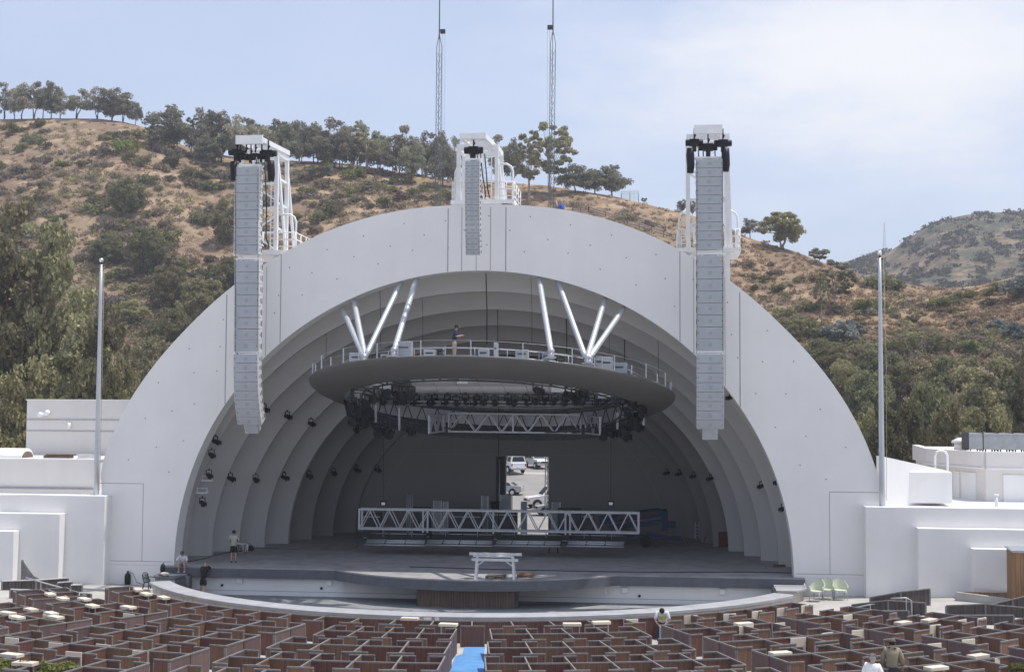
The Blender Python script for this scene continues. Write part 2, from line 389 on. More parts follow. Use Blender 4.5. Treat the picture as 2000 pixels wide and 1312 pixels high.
for px, py, w in ((875, 460, .05), (902, 460, .035), (930, 515, .035), (958, 460, .035), (988, 460, .05), (442, 640, .05), (548, 600, .045), (520, 600, .03), (1328, 560, .045), (1355, 560, .03), (1416, 640, .03), (1445, 640, .05)):
    x = at(px, py, 0).x; z0, z1 = r_at_x(x)+.02, zo_at_x(x)-.15
    fa.box((x, -.001, (z0+z1)/2), (w, .006, z1-z0))
for sx in (-1, 1):
    x = sx*18.35; fa.box((x, -.001, (5.75+1.55)/2), (.03, .006, 4.2)); fa.box((sx*19.6, -.001, 5.75), (2.5, .006, .03)); fa.box((sx*18.7, -.001, 1.55), (4.1, .006, .028))
for i in range(44):                                             # anchor plugs dotted over the facade
    a = math.radians(16+148*i/43); R0 = RIN; R1 = float(np.interp(a, np.linspace(0, math.pi, NA+1), sm))
    for k in ((.25, .78) if i % 2 else (.5,)):
        r = R0+(R1-R0)*(k+random.uniform(-.06, .06)); aa = a+random.uniform(-.012, .012)
        fa.box((r*math.cos(aa), -.004, ZD+r*math.sin(aa)), (.065, .012, .065))
fa.build('front_arch', [WHITE, SEAM], shell)
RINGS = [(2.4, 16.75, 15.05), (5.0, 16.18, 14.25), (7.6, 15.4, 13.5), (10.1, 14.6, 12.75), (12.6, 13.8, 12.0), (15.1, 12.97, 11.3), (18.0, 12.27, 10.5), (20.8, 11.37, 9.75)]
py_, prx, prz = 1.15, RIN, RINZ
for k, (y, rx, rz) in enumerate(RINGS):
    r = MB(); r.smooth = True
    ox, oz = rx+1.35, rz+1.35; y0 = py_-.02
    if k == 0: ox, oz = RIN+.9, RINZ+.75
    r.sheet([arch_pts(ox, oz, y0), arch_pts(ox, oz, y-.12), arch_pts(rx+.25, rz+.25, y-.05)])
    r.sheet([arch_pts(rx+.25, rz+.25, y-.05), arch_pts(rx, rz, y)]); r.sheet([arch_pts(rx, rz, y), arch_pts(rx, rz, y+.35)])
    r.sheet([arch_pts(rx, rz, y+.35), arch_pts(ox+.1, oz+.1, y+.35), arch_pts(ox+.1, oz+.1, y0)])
    r.build('shell_ring', SHELLW if k < 5 else SHELL_SHADE, shell); py_ = y+.33
bw = MB(); YB = 21.3
dl, dr, dt = at(988, 940, YB).x, at(1071, 940, YB).x, at(1030, 891, YB).z
ring = arch_pts(13.2, 11.6, YB)
n = len(ring)
bw.box(((dl-14)/2, YB+.2, 7), (dl+14, .4, 11.6+2)); bw.box(((dr+14)/2, YB+.2, 7), (14-dr, .4, 13.6)); bw.box(((dl+dr)/2, YB+.2, (dt+13.8)/2), (dr-dl, .4, 13.8-dt))
bw.m = 1
for px, py0, py1, w in ((890, 800, 890, .03), (1112, 800, 1000, .03), (1190, 860, 1000, .03)):
    a, b = at(px, py0, YB), at(px, py1, YB); bw.box((a.x, YB-.004, (a.z+b.z)/2), (w, .012, a.z-b.z))
a, b = at(700, 885, YB), at(1330, 890, YB); bw.box(((a.x+dl)/2, YB-.004, a.z), (dl-a.x-.1, .012, .03)); bw.box(((b.x+dr)/2, YB-.004, a.z), (b.x-dr-.1, .012, .03))
bw.sheet([arch_pts(9.9, 9.0, YB-.012), arch_pts(9.86, 8.96, YB-.012)])
bw.build('back_wall', [SHELL_SHADE, SEAM], shell)
dd = MB(); xl = at(968, 940, YB).x
dd.box(((xl+dl)/2+.02, YB-.12, (ZD+dt)/2), (dl-xl-.1, .14, dt-ZD-.05)); dd.box((xl+.22, YB-.3, (ZD+dt)/2), (.12, .1, dt-ZD-.1)); dd.box((dl-.06, YB-.2, (ZD+dt)/2), (.06, .2, dt-ZD))
dd.build('sliding_door', DKGREY, shell)
db = MB(); db.tube([(xl+.3, YB-.45, ZD+.2), (xl+.3, YB-.45, dt-.2)], .06, 8); db.build('door_post', ALU, shell)

# ---------------------------------------------------------------- stage, pit, pool wall
stage = thing('stage', 'grey concert stage with a curved thrust front and white base wall', 'stage', (0, 0, .15))
def thrust(n=40, grow=0.0, drop=0.0):
    xa, xb = -7.55, 7.45; pts = [(-17.05, -.33-grow)]
    c, s = 0.5*(xb-xa), 3.25; R = (c*c+s*s)/(2*s); a1 = math.asin(c/R)
    for i in range(n+1):
        a = -a1+2*a1*i/n; pts.append(((xa+xb)/2+R*math.sin(a), -.33-grow-(R*math.cos(a)-R*math.cos(a1))))
    return pts+[(17.05, -.33-grow)]
fr = thrust()
d = MB(); d.prism([(17.05, 1.2), (18.2, 1.2), (18.2, 21.3), (-18.2, 21.3), (-18.2, 1.2), (-17.05, 1.2)]+fr, 'z', ZD-.18, ZD); d.build('deck', DECK, stage)
d = MB(); d.sheet([[(x, y-.06, ZD-.06) for x, y in fr], [(x, y-.06, ZD-.55) for x, y in fr]]); d.sheet([[(x, y-.06, ZD-.06) for x, y in fr], [(x, y+.02, ZD-.06) for x, y in fr]]); d.sheet([[(x, y-.06, ZD-.55) for x, y in fr], [(x, y+1.5, ZD-.55) for x, y in fr]]); d.build('fascia', FASC, stage)
d = MB(); d.box((0, .1, .33), (34.0, .3, 1.06)); d.m = 1
d.box((0, -.055, .1), (33.9, .012, .02)); d.build('base_wall', [WHITE, SEAM], stage)
for px, py in ((468, 1133), (643, 1137), (1220, 1152), (1411, 1155)):
    p = at(px, py, -.12); q = MB(); q.box(p, (.3, .14, .3)); q.build('junction_box', WHITE, stage, bevel=.02)
for px, py in ((434, 1142), (628, 1148), (1249, 1163)):
    p = at(px, py, -.06); q = MB(); q.tube([p, p-Vector((0, .06, 0))], .07, 10); q.build('cable_port', BLACK, stage)
for px in (668, 1183):
    p = at(px, 1125, -.35); q = MB(); q.beam((p.x, -.3, .8), (p.x, -.3, 1.0-.2), .1); q.beam((p.x, -.3, .35), (p.x, -.3, .8), .07); q.build('thrust_bracket', WHITE, stage)
# wooden plank wall of the lift under the thrust
wl = thing('plank_screen', 'weathered brown plank screen closing the front below the stage thrust', 'wooden screen', (at(914, 1180, -2.6).x, -2.6, .2))
xl_, xr_ = at(815, 1165, -2.75).x, at(1005, 1165, -2.75).x
q = MB(); np_ = 34
for i in range(np_):
    x = xl_+(xr_-xl_)*(i+.5)/np_; q.box((x, -2.7-random.uniform(0, .015), .35), ((xr_-xl_)/np_-.012, .04, 1.02))
q.build('planks', PLANKW, wl)
q = MB(); q.box(((xl_+xr_)/2, -2.6, .35), (xr_-xl_+.1, .1, .98)); q.box((xr_+.09, -2.5, .35), (.16, .35, 1.0)); q.build('frame', DKGREY, wl)
pf = MB(); pf.smooth = True
pf.prism([(-16.9, -.03)]+[(PC[0]+18.3*math.sin(a), PC[1]-18.3*math.cos(a)) for a in np.linspace(-1.16, 1.16, 50)]+[(16.9, -.03)], 'z', -.3, -.14)
tag(pf.build('pit_floor', PITF), kind='structure')
for k, (w0, y0) in enumerate(((9.0, -3.5),)):
    q = MB(); pts = [(x, y-.9-.25*math.cos(x*.2)) for x, y in fr[1:-1]]
    q.sheet([[(x, y, -.134) for x, y in pts], [(x, y-.09, -.134) for x, y in pts]]); tag(q.build('floor_marking', CAPM), kind='structure')
pw = thing('pool_wall', 'curved tan block wall with a grey cap around the orchestra pit', 'wall', (0, PC[1]-18.5, .15))
AW0, AW1 = math.radians(-58.3), math.radians(58.8)
def arc(R, z, n=80, a0=AW0, a1=AW1): return [Vector((PC[0]+R*math.sin(a0+(a1-a0)*i/n), PC[1]-R*math.cos(a0+(a1-a0)*i/n), z)) for i in range(n+1)]
q = MB(); q.sheet([arc(18.62, .1), arc(18.62, .98), arc(18.25, .98), arc(18.25, -.2)])
for A in (arc(18.62, 0), arc(18.25, 0)): pass
q.m = 1
for i in range(0, 81, 2):
    p = arc(18.623, .55)[i]; a = AW0+(AW1-AW0)*i/80; q.box(p, (.02, .012, .8), rz=a)
q.build('block_wall', [CREAM, mat('block_joint', (.36, .32, .28), .9)], pw)
q = MB(); q.sheet([arc(18.78, .96), arc(18.78, 1.08), arc(18.72, 1.11), arc(17.75, 1.11), arc(17.72, .96), arc(18.78, .96)])
for R_ in (0, 80):
    e = [arc(r, z)[R_] for r, z in ((18.78, .96), (18.78, 1.08), (18.72, 1.11), (17.75, 1.11), (17.72, .96))]; q.add(e, [tuple(range(5))])
q.build('cap', CAPM, pw)
for px, py in ((397, 1165), (1452, 1185)):
    p = atz(px, py, .85); q = MB(); q.box(p+Vector((0, -.1, 0)), (.3, .26, .42)); q.build('wall_box', WHITE, pw, bevel=.02)
for side, (px, py) in ((-1, (352, 1118)), (1, (1556, 1150))):   # corner blocks where the wall meets the stage
    b = thing('corner_block', 'low corner block with a counter top beside the stage '+('by the black chair' if side < 0 else 'by the green chairs'), 'corner block', (side*17.0, -2.0, .15), 'corner blocks')
    q = MB(); q.prism([(side*15.5, -.1), (side*16.95, -.1), (side*16.85, -1.6), (side*16.3, -2.6), (side*15.5, -2.6)], 'z', .15, .93); q.build('base', [CREAM if side > 0 else CONC], b)
    q = MB(); q.prism([(side*15.45, -.42), (side*17.1, -.08), (side*17.0, -1.7), (side*16.4, -2.72), (side*15.42, -2.72)], 'z', .93, 1.02); q.build('counter_top', FASC if side < 0 else CAPM, b)
    q = MB(); q.box((side*15.42, -1.5, .4), (.12, 2.2, 1.02)); q.build('dark_panel', FASC, b)

# ---------------------------------------------------------------- wings and side buildings
def wing(side):
    L = side < 0
    t = thing('side_wing', 'white stucco wing wall with stepped panels left of the stage arch' if L else 'white stucco wing wall with three stepped slabs right of the stage arch', 'side building', (side*26, -.7, .15), 'wings beside the shell')
    far = side*46
    ztop = 5.1
    slabs = [((205, 968), -.9), ((117, 1003), -1.6), ((27, 1037), -2.25)] if L else [((1690, 989), -.9), ((1793, 1031), -1.6), ((1900, 1071), -2.25)]
    prevy = .1; q = MB()
    for k, ((px, py), y) in enumerate(slabs):
        p = at(px, py, y); x0, x1 = sorted((p.x, far)); q.box(((x0+x1)/2, (y+prevy+.02)/2, p.z/2), (x1-x0, prevy+.02-y, p.z)); prevy = y
        if k == 0: xin = p.x; ztop = p.z
    q.box(((far+side*20.75)/2, 6.05, ztop/2-.2), (abs(far-side*20.75), 11.7, ztop-.3))
    q.build('wing_wall', SOFT, t, bevel=.03)
    q = MB(); q.box(((far+side*20.9)/2, 5.8, ztop-.345), (abs(far-side*20.9), 11.2, .09)); q.build('roof', ROOFW, t)
    return t, ztop
WL, zl = wing(-1); WR, zr = wing(1)
# left: low block and tall block behind the wing roof
def block(name, label, cat, px0, px1, pytop, pybase, y, depth, m, parapet=True):
    a, b = at(px0, pytop, y), at(px1, pytop, y); zb = at((px0+px1)/2, pybase, y).z-.6; z = (a.z+b.z)/2
    t = thing(name, label, cat, ((a.x+b.x)/2, y+depth/2, zb)); q = MB(); q.box(((a.x+b.x)/2, y+depth/2, (z+zb)/2), (b.x-a.x, depth, z-zb)); q.build('wall', m, t)
    if parapet:
        q = MB(); q.box(((a.x+b.x)/2, y+depth/2, z+.035), (b.x-a.x+.12, depth+.12, .07)); q.build('parapet_cap', ROOFW, t)
    return t, a.x, b.x, z, zb
lb, xa, xb, z1, zb1 = block('low_annex', 'long low white annex block above the left wing roof', 'building', -160, 186, 897, 960, 3.6, 5.0, BEIGE)
q = MB(); q.box(((xa+xb)/2, 3.55, at(100, 953, 3.6).z), (xb-xa, .1, .10)); q.build('shadow_strip', SEAM, lb)  # dark strip painted in for the shadow line along the wall foot
tb, xa, xb, z2, zb2 = block('tall_annex', 'tall pale beige annex block with two grooves behind the left flagpole', 'building', 53, 300, 782, 900, 9.5, 9.0, BEIGE)
for py in (819, 841):
    p = at(100, py, 9.5); q = MB(); q.box(((xa+xb)/2, 9.49, p.z), (xb-xa, .05, .09)); q.build('groove', mat('groove_grey', (.45, .43, .42), .9), tb)
p = at(85, 808, 9.3)
sc = thing('security_camera', 'white twin dome security camera on the beige annex wall', 'camera', p+Vector((0, .2, 0))); q = MB(); q.box(p+Vector((.1, .1, 0)), (.3, .25, .22)); q.build('bracket', STEELW, sc)
for dx, dz in ((-.16, -.05), (.3, .08)):
    q = MB(); q.ball(p+Vector((dx, -.1, dz)), .17, 10); q.build('dome', STEELW, sc)
p = at(136, 831, 9.4); wl_ = thing('wall_light', 'small white cylinder wall light on the beige annex', 'wall light', p+Vector((0, .1, 0))); q = MB(); q.tube([p+Vector((0, -.08, -.18)), p+Vector((0, -.08, .18))], .1, 10); q.build('lamp_shade', STEELW, wl_); q = MB(); q.box(p+Vector((0, .04, 0)), (.12, .12, .12)); q.build('bracket', STEELW, wl_)
zr1 = z1+.07
p0, p1 = at(-30, 893, 5.0), at(62, 893, 5.0)
rl = thing('rolled_cover', 'white half round cover lying on the left annex roof', 'roof cover', ((p0.x+p1.x)/2, 5.0, zr1)); q = MB()
prof = [(5.0-.8*math.cos(a), zr1+.55*math.sin(a)) for a in np.linspace(0, math.pi, 13)]; q.smooth = True; q.prism(prof, 'x', p0.x, p1.x-.3); q.build('cover', ROOFW, rl)
q = MB(); q.prism([(5.0-.6*math.cos(a), zr1+.38*math.sin(a)) for a in np.linspace(0, math.pi, 13)], 'x', p1.x-.3, p1.x-.22); q.build('end_board', PLANKW, rl)
for i, (px0, px1) in enumerate(((88, 140), (152, 192))):
    a, b = at(px0, 893, 4.6), at(px1, 893, 4.6); t = thing('plank_stack', ('brown' if i == 0 else 'pale')+' stack of boards lying on the left annex roof', 'board stack', ((a.x+b.x)/2, 4.6, zr1), 'boards on the annex roof')
    for k in range(3):
        q = MB(); q.box(((a.x+b.x)/2+random.uniform(-.1, .1), 4.6+k*.1, zr1+.04+.075*k), (b.x-a.x, .5, .07), rz=random.uniform(-.05, .05)); q.build('board', PLANKW if i == 0 else WOODW, t)
# right: sloping parapet, block, big annex with ducts
t = thing('roof_parapet', 'white sloping parapet and stepped block above the right wing roof', 'parapet', (23.5, 3.5, zr-.3))
a = at(1728, 892, 3.0); b = at(1859, 919, 5.6); q = MB()
q.beam((a.x, 3.0, (a.z+4.2)/2), (b.x, 5.6, (a.z+4.2)/2), .3, 1); q.v = q.v[:0]; q.f = []; q.mi = []; q.sm = []
def wallseg(q, A, B, zA, zB, zb, w=.3):
    A, B = Vector((A[0], A[1], 0)), Vector((B[0], B[1], 0)); n = (B-A).normalized(); n = Vector((-n.y, n.x, 0))*w/2
    vs = []
    for P, z in ((A, zA), (B, zB)):
        for s_ in (-1, 1): vs += [(P.x+n.x*s_, P.y+n.y*s_, zb), (P.x+n.x*s_, P.y+n.y*s_, z)]
    q.add(vs, [(0, 1, 3, 2), (4, 6, 7, 5), (0, 4, 5, 1), (2, 3, 7, 6), (1, 5, 7, 3), (0, 2, 6, 4)]); return q
wallseg(q, (a.x-.3, 3.2), (b.x, 6.5), a.z+.05, at(1859, 920, 6.5).z, 4.3); q.build('sloping_wall', SOFT, t)
q = MB(); a, b = at(1765, 921, 4.4), at(1860, 972, 4.4); q.box(((a.x+b.x)/2, 5.4, (a.z+b.z-.3)/2), (b.x-a.x, 2.0, a.z-b.z+.3)); q.build('block', SOFT, t, bevel=.03)
q = MB(); a2 = at(1727, 920, 4.0); b2 = at(1747, 960, 4.0); q.box(((a2.x+b2.x)/2, 4.4, (a2.z+b2.z)/2-.1), (b2.x-a2.x, .5, a2.z-b2.z+.6)); q.build('pier', SOFT, t)
yA, yB = 15.0, 9.0
A, B = at(1815, 863, yA), at(1925, 882, yB); zt = B.z
t = thing('right_annex', 'large pale annex with panelled wall and roof ducts on the right', 'building', (B.x+6, 15, 1.0))
E_, D_ = Vector((B.x+22, yB, 0)), Vector((A.x+24, yA+10, 0))
q = MB(); q.prism([(A.x, yA), (B.x, yB), (E_.x, yB), (E_.x, yA+10), (A.x+1.0, yA+10)], 'z', 1.0, zt-.12); q.build('wall', BEIGE, t)
q = MB()
wallseg(q, (A.x, yA), (B.x, yB), zt, zt, zt-1.0, .5); wallseg(q, (B.x-.02, yB), (E_.x, yB), zt+.005, zt+.005, zt-1.005, .5); wallseg(q, (A.x, yA-.1), (A.x+1, yA+10), zt-.004, zt-.004, zt-1.0, .45); q.build('parapet', BEIGE, t)
q = MB(); wallseg(q, (A.x-.1, yA+.1), (B.x, yB-.02), zt-2.9+2.0, zt-2.9+2.0, zt-.99, .62); wallseg(q, (B.x, yB), (E_.x, yB), zt-.9, zt-.9, zt-1.02, .62); q.build('ledge', ROOFW, t)
u = Vector((B.x-A.x, yB-yA, 0)); Ln = u.length; u.normalize(); nn = Vector((u.y, -u.x, 0))
for f0, f1 in ((.10, .2), (.28, .38), (.46, .56), (.60, .84)):
    c = Vector((A.x, yA, 0))+u*(Ln*(f0+f1)/2); q = MB(); q.box((c.x, c.y, zt-2.35), (Ln*(f1-f0), .14, 2.2), rz=math.atan2(u.y, u.x)); q.build('wall_panel', SOFT, t)
q = MB(); q.box((B.x+5.2, yB-.02, zt-2.4), (8.5, .1, 2.2)); q.build('wall_panel', SOFT, t)
# roof ducts, vent and ladder
for i in range(7):
    p = at(1902+i*29, 862, 12.0); hh = .95; t = thing('duct_box', '%s galvanised duct box from the left on the right annex roof' % nth(i), 'roof duct', (p.x, 12.0, zt-.1), 'galvanised duct run on the right annex roof')
    q = MB(); q.box((p.x, 12.0+random.uniform(-.1, .1), zt+.55), (.98, 1.6, hh)); q.build('casing', GALV, t, bevel=.04)
    q = MB()
    for dx in (-.35, .35): q.box((p.x+dx, 11.3, zt-.01), (.07, .07, .25)); q.box((p.x+dx, 12.7, zt-.01), (.07, .07, .25))
    q.box((p.x-.5, 12, zt+.55), (.06, 1.7, hh+.1)); q.build('support_legs', DKGREY, t)
p = at(1876, 862, 13.5); t = thing('roof_vent', 'white mushroom vent on the corner of the right annex roof', 'roof vent', (p.x, 13.5, zt-.1)); q = MB(); q.smooth = True; q.tube([(p.x, 13.5, zt-.1), (p.x, 13.5, zt+.4)], .38, 14); q.build('stack', ROOFW, t); q = MB(); q.tube([(p.x, 13.5, zt+.4), (p.x, 13.5, zt+.55), (p.x, 13.5, zt+.72)], [.55, .5, .1], 14); q.build('hood', ROOFW, t)
a, b = at(1827, 880, 6.6), at(1851, 880, 6.6); zb_ = at(1840, 920, 6.6).z
t = thing('ladder_hoop', 'white looped grab rail over the sloping parapet on the right', 'grab rail', ((a.x+b.x)/2, 6.6, zb_-.3)); q = MB()
for k in (0, .25):
    q.tube([(a.x, 6.6+k, zb_-.4), (a.x, 6.6+k, a.z-.25), (a.x+.1, 6.6+k, a.z-.05), (a.x+.25, 6.6+k, a.z), (b.x-.25, 6.6+k, a.z), (b.x-.1, 6.6+k, a.z-.05), (b.x, 6.6+k, a.z-.25), (b.x, 6.6+k, zb_-.4)], .045, 8)
q.build('hoop', STEELW, t)
p = at(1946, 977, 3.0); t = thing('roof_pipe', 'short white vent pipe on the right wing roof', 'vent pipe', (p.x, 3.0, zr-.3)); q = MB(); q.tube([(p.x, 3.0, zr-.3), (p.x, 3.0, p.z+.25)], .09, 10); q.build('pipe', ROOFW, t)
q = MB(); q.tube([(p.x, 3.0, p.z+.25), (p.x, 3.0, p.z+.33)], .13, 10); q.build('cap', ROOFW, t)
a, b = at(1967, 1068, -3.6), at(2000, 1080, -6.5)
t = thing('slatted_kiosk', 'brown cedar slat kiosk standing before the right wing wall', 'kiosk', (a.x+3, -5, gz(a.x, -4)))
zk = a.z; c0 = Vector((a.x, -3.6, 0)); c1 = Vector((b.x-.3, -5.7, 0)); q = MB()
for i in range(9):
    f = (i+.5)/9; c = c0.lerp(c1, f); q.box((c.x, c.y, (zk+gz(c.x, c.y))/2-.1), (.30, .05, zk-gz(c.x, c.y)+.1), rz=math.atan2(c1.y-c0.y, c1.x-c0.x))
for i in range(14): q.box((c1.x+.16+i*.3, c1.y, zk/2+.1), (.28, .05, zk-.3))
q.build('slat_wall', SLATW, t)
q = MB(); q.prism([(c0.x-.08, c0.y+.1), (c1.x-.08, c1.y-.12), (c1.x+5, c1.y-.12), (c1.x+5, c0.y+.1)], 'z', zk-.02, zk+.06); q.build('roof', GALV, t)

# ---------------------------------------------------------------- flagpoles and radio masts
for side, (px, pt, pb) in ((-1, (199, 508, 965)), (1, (1719, 494, 985))):
    top = at(px, pt, -.35); x = (top.x+at(187 if side < 0 else 1722, pb, -.35).x)/2; zb_ = zl-.35
    t = thing('flagpole', 'tall grey tapered flagpole with silver ball '+('left of the arch' if side < 0 else 'right of the arch'), 'flagpole', (x, -.35, zb_), 'flagpoles flanking the arch')
    q = MB(); q.tube([(x, -.35, zb_+(top.z-.25-zb_)*k/6) for k in range(7)], [.155-.013*k for k in range(7)], 14); q.build('pole', POLE, t)
    q = MB(); q.ball((x, -.35, top.z), .125, 14); q.build('ball', CHROME, t)
    q = MB(); q.tube([(x, -.35, top.z-.28), (x, -.35, top.z-.12)], .05, 8); q.box((x+.1, -.35, top.z-.33), (.16, .06, .1)); q.build('truck', DKGREY, t)
    q = MB(); q.tube([(x, -.35, zb_), (x, -.35, zb_+.25)], [.3, .2], 14); q.build('base_flange', POLE, t)
    q = MB(); q.tube([(x+.18, -.4, top.z-.33), (x+.26, -.5, (top.z+zb_)/2), (x+.2, -.4, zb_+.6)], .012, 4); q.build('halyard', mat('rope', (.45, .38, .22), .9), t)
for i, (px, pt, pk, dirn) in enumerate(((858, 76, 62, 1), (1080, 68, 54, -1))):
    Y = 44.0; zt_ = at(px, pt, Y).z; x = at(px, pt, Y).x; zw = 52.0; zg = .8
    xb_ = at(855 if i == 0 else 1075, 395, Y).x
    t = thing('radio_mast', 'slim grey lattice radio mast rising behind the arch, '+('left' if i == 0 else 'right')+' of the two', 'radio mast', (xb_, Y, zg), 'radio masts behind the shell')
    R3 = [(0.26*math.cos(a), .26*math.sin(a)) for a in (math.radians(100), math.radians(220), math.radians(340))]
    def lean(z): return xb_+(x-xb_)*(z-22)/(zt_-22)
    q = MB()
    for cx_, cy_ in R3: q.tube([(lean(zg)+cx_, Y+cy_, zg), (lean(zt_-.8)+cx_, Y+cy_, zt_-.8), (lean(zt_), Y, zt_+.5)], .032, 5)
    q.build('mast_leg', MASTM, t)
    q = MB(); z = zg+.3; k = 0
    while z < zt_-1.4:
        for j in range(3):
            (a0, b0), (a1, b1) = R3[j], R3[(j+1) % 3]
            q.beam((lean(z)+a0, Y+b0, z), (lean(z+.55)+a1, Y+b1, z+.55), .022) if k % 2 else q.beam((lean(z)+a1, Y+b1, z), (lean(z+.55)+a0, Y+b0, z+.55), .022)
        z += .55; k += 1
    q.build('lacing', MASTM, t)
    q = MB(); q.tube([(lean(zt_), Y, zt_), (lean(zt_), Y, zw)], [.06, .045], 6); q.build('spire', MASTM, t)
    p = at(px+dirn*(-0 if dirn > 0 else 2)+(7 if dirn > 0 else -4), pk, Y); q = MB(); q.box((p.x, Y, p.z), (.42, .3, .34)); q.box(((p.x+x)/2, Y, p.z+.1), (abs(p.x-x), .06, .06)); q.build('pulley_box', DKGREY, t)
    q = MB()
    for dx in (.0, .2): q.tube([(p.x+dx*dirn, Y-.1, p.z-.15), (p.x+dx*dirn+.05, Y-.1, 24), (p.x+dx*dirn, Y-.1, zg+1)], .012, 4)
    q.tube([(lean(zt_-9), Y, zt_-9), (lean(zt_-9)+(5 if i == 0 else 16), Y+8, 4)], .005, 4)
    q.build('guy_wire', MASTM, t)

# ---------------------------------------------------------------- rigging towers on the arch
def tower(which, pl, pr, pyt, pyb, plat_py, gx0, gx1, gy0, gy1, rails, legdown=0.0):
    y0, y1 = .45, 2.45
    a, b = at(pl, pyt, y0), at(pr, pyt, y0); zt = (a.z+b.z)/2; zb = at((pl+pr)/2, pyb, y0).z; zp = at((pl+pr)/2, plat_py, y0).z
    t = thing('rigging_tower', 'white steel rigging tower standing on the arch, '+which, 'rigging tower', ((a.x+b.x)/2, 1.4, zb), 'white rigging towers on the arch')
    xl, xr = a.x, b.x; w = .2
    for x in (xl, xr):
        for y in (y0, y1):
            q = MB(); q.beam((x, y, zb-legdown), (x, y, zt-.13), w, w, up=(0, 1, 0)); q.build('leg', STEELW, t)
        q = MB(); q.beam((x, y1+.05, zt-.6), (x+.12, y1+1.5, zp), .14); q.beam((x+.02, y0+.2, zt-.6), (x+.15*(1 if x > (xl+xr)/2 else -1)+.1, y0+1.2, zp), .13); q.build('raking_leg', STEELW, t)
    q = MB()
    for y in (y0, y1): q.box(((xl+xr)/2, y, zt), (xr-xl+w, w*1.05, .3))
    for x in (xl, xr): q.box((x, (y0+y1)/2, zt+.003), (w*.9, y1-y0-w, .29))
    q.build('top_frame', STEELW, t)
    q = MB(); n = max(2, int((zt-zp)/1.25)); xm = (xl+xr)/2
    for k in range(1, n):
        z = zp+(zt-zp)*k/n; q.box((xm, y1-.01, z), (xr-xl, .1, .12))
        for x in (xl, xr): q.box((x, (y0+y1)/2, z), (.1, y1-y0, .12))
        q.beam((xl, y1, z), (xr, y1, z-(zt-zp)/n), .09) if k % 2 else q.beam((xr, y1, z), (xl, y1, z-(zt-zp)/n), .09)
    q.build('cross_brace', STEELW, t)
    q = MB(); xm2 = xm+.25
    for dx in (-.22, .22): q.box((xm2+dx, y1+.2, (zp+zt)/2), (.05, .05, zt-zp))
    z = zp+.2
    while z < zt-.1: q.box((xm2, y1+.2, z), (.42, .035, .035)); z += .3
    q.build('ladder', STEELW, t)
    g0, g1, g2 = at(gx0, gy0, -2.7), at(gx1, gy0, -2.7), at(gx0, gy1, -2.7); q = MB()
    zc = (g0.z+g2.z)/2; hh = g0.z-g2.z
    q.box(((g0.x+g1.x)/2, -2.7, zc), (g1.x-g0.x, .14, hh))
    for x in (g0.x+.08, g1.x-.08): q.beam((x, -2.6, zc), (x+.0, y1, zt+.32), .17, .26)
    for f in (.25, .5, .75): q.box(((g0.x+g1.x)/2, -2.7+5.1*f, zc+(zt+.32-zc)*f), (g1.x-g0.x-.2, .13, .16))
    for x in (g0.x+.08, g1.x-.08): q.beam((x, y0, zt+.1), (x, y0, zt+.35), .15)
    q.box(((g0.x+g1.x)/2, -2.45, zc+.02), (g1.x-g0.x-.3, .3, .24))
    q.build('gantry', STEELW, t)
    q = MB(); er = max([o for s_, o in rails if s_ > 0]+[.2])+.05; ex = max([o for s_, o in rails if s_ < 0]+[.2])+.05; q.box((xm+(er-ex)/2, (y0+y1)/2+.6, zp), (xr-xl+er+ex, y1-y0+1.9, .2)); q.box((xm, y0-.2, zp-.02), (xr-xl+.6, .14, .28)); q.build('platform', STEELW, t)
    for sx, ov in rails:
        q = MB(); xx = xr+ov if sx > 0 else xl-ov; xi = xr+.15 if sx > 0 else xl-.15
        for z in (.35, .72, 1.1):
            q.tube([(xi, y0-.1, zp+z), (xx, y0-.1, zp+z), (xx, y1+1.2, zp+z)], .032, 6)
        for y in (y0-.1, 1.4, 2.5, y1+1.2): q.tube([(xx, y, zp), (xx, y, zp+1.1)], .032, 6)
        q.tube([((xi+xx)/2, y0-.1, zp), ((xi+xx)/2, y0-.1, zp+1.1)], .03, 6)
        q.tube([(xx-.1*sx, y0+.3, zp), (xx-.1*sx, y0+.3, zp+1.75), (xx-.2*sx, y0+.3, zp+2.0), (xx-.45*sx, y0+.3, zp+2.15), (xi, y0+.3, zp+2.15)], .06, 8)
        q.build('guard_rail', STEELW, t)
    q = MB()
    for k in range(5):
        x = xm-.5+k*.2+random.uniform(-.08, .08); q.tube([(x, y0+.2, zt-.3), (x+.1, y0+.35, (zt+zp)/2), (x+random.uniform(-.2, .25), y0+.4, zp+.9), (x+.25, y0+.5, zp+.35)], .035, 5)
    q.build('cable', BLACK, t)
    q = MB(); q.box((xl+.55, y1-.35, zp+1.0), (.5, .3, .8)); q.build('control_box', STEELW, t)
    return t
tower('left of the three', 472, 541, 298, 500, 494, 461, 513, 265, 282, ((1, 1.15),), 2.2)
tower('middle one above the crown', 896, 970.5, 288, 399, 396, 898, 949, 261, 272, ((1, .95), (-1, .32)), .3)
tower('right of the three', 1344, 1421, 268, 496, 489, 1356, 1411, 245, 262, ((1, .62), (-1, .58)), 2.2)

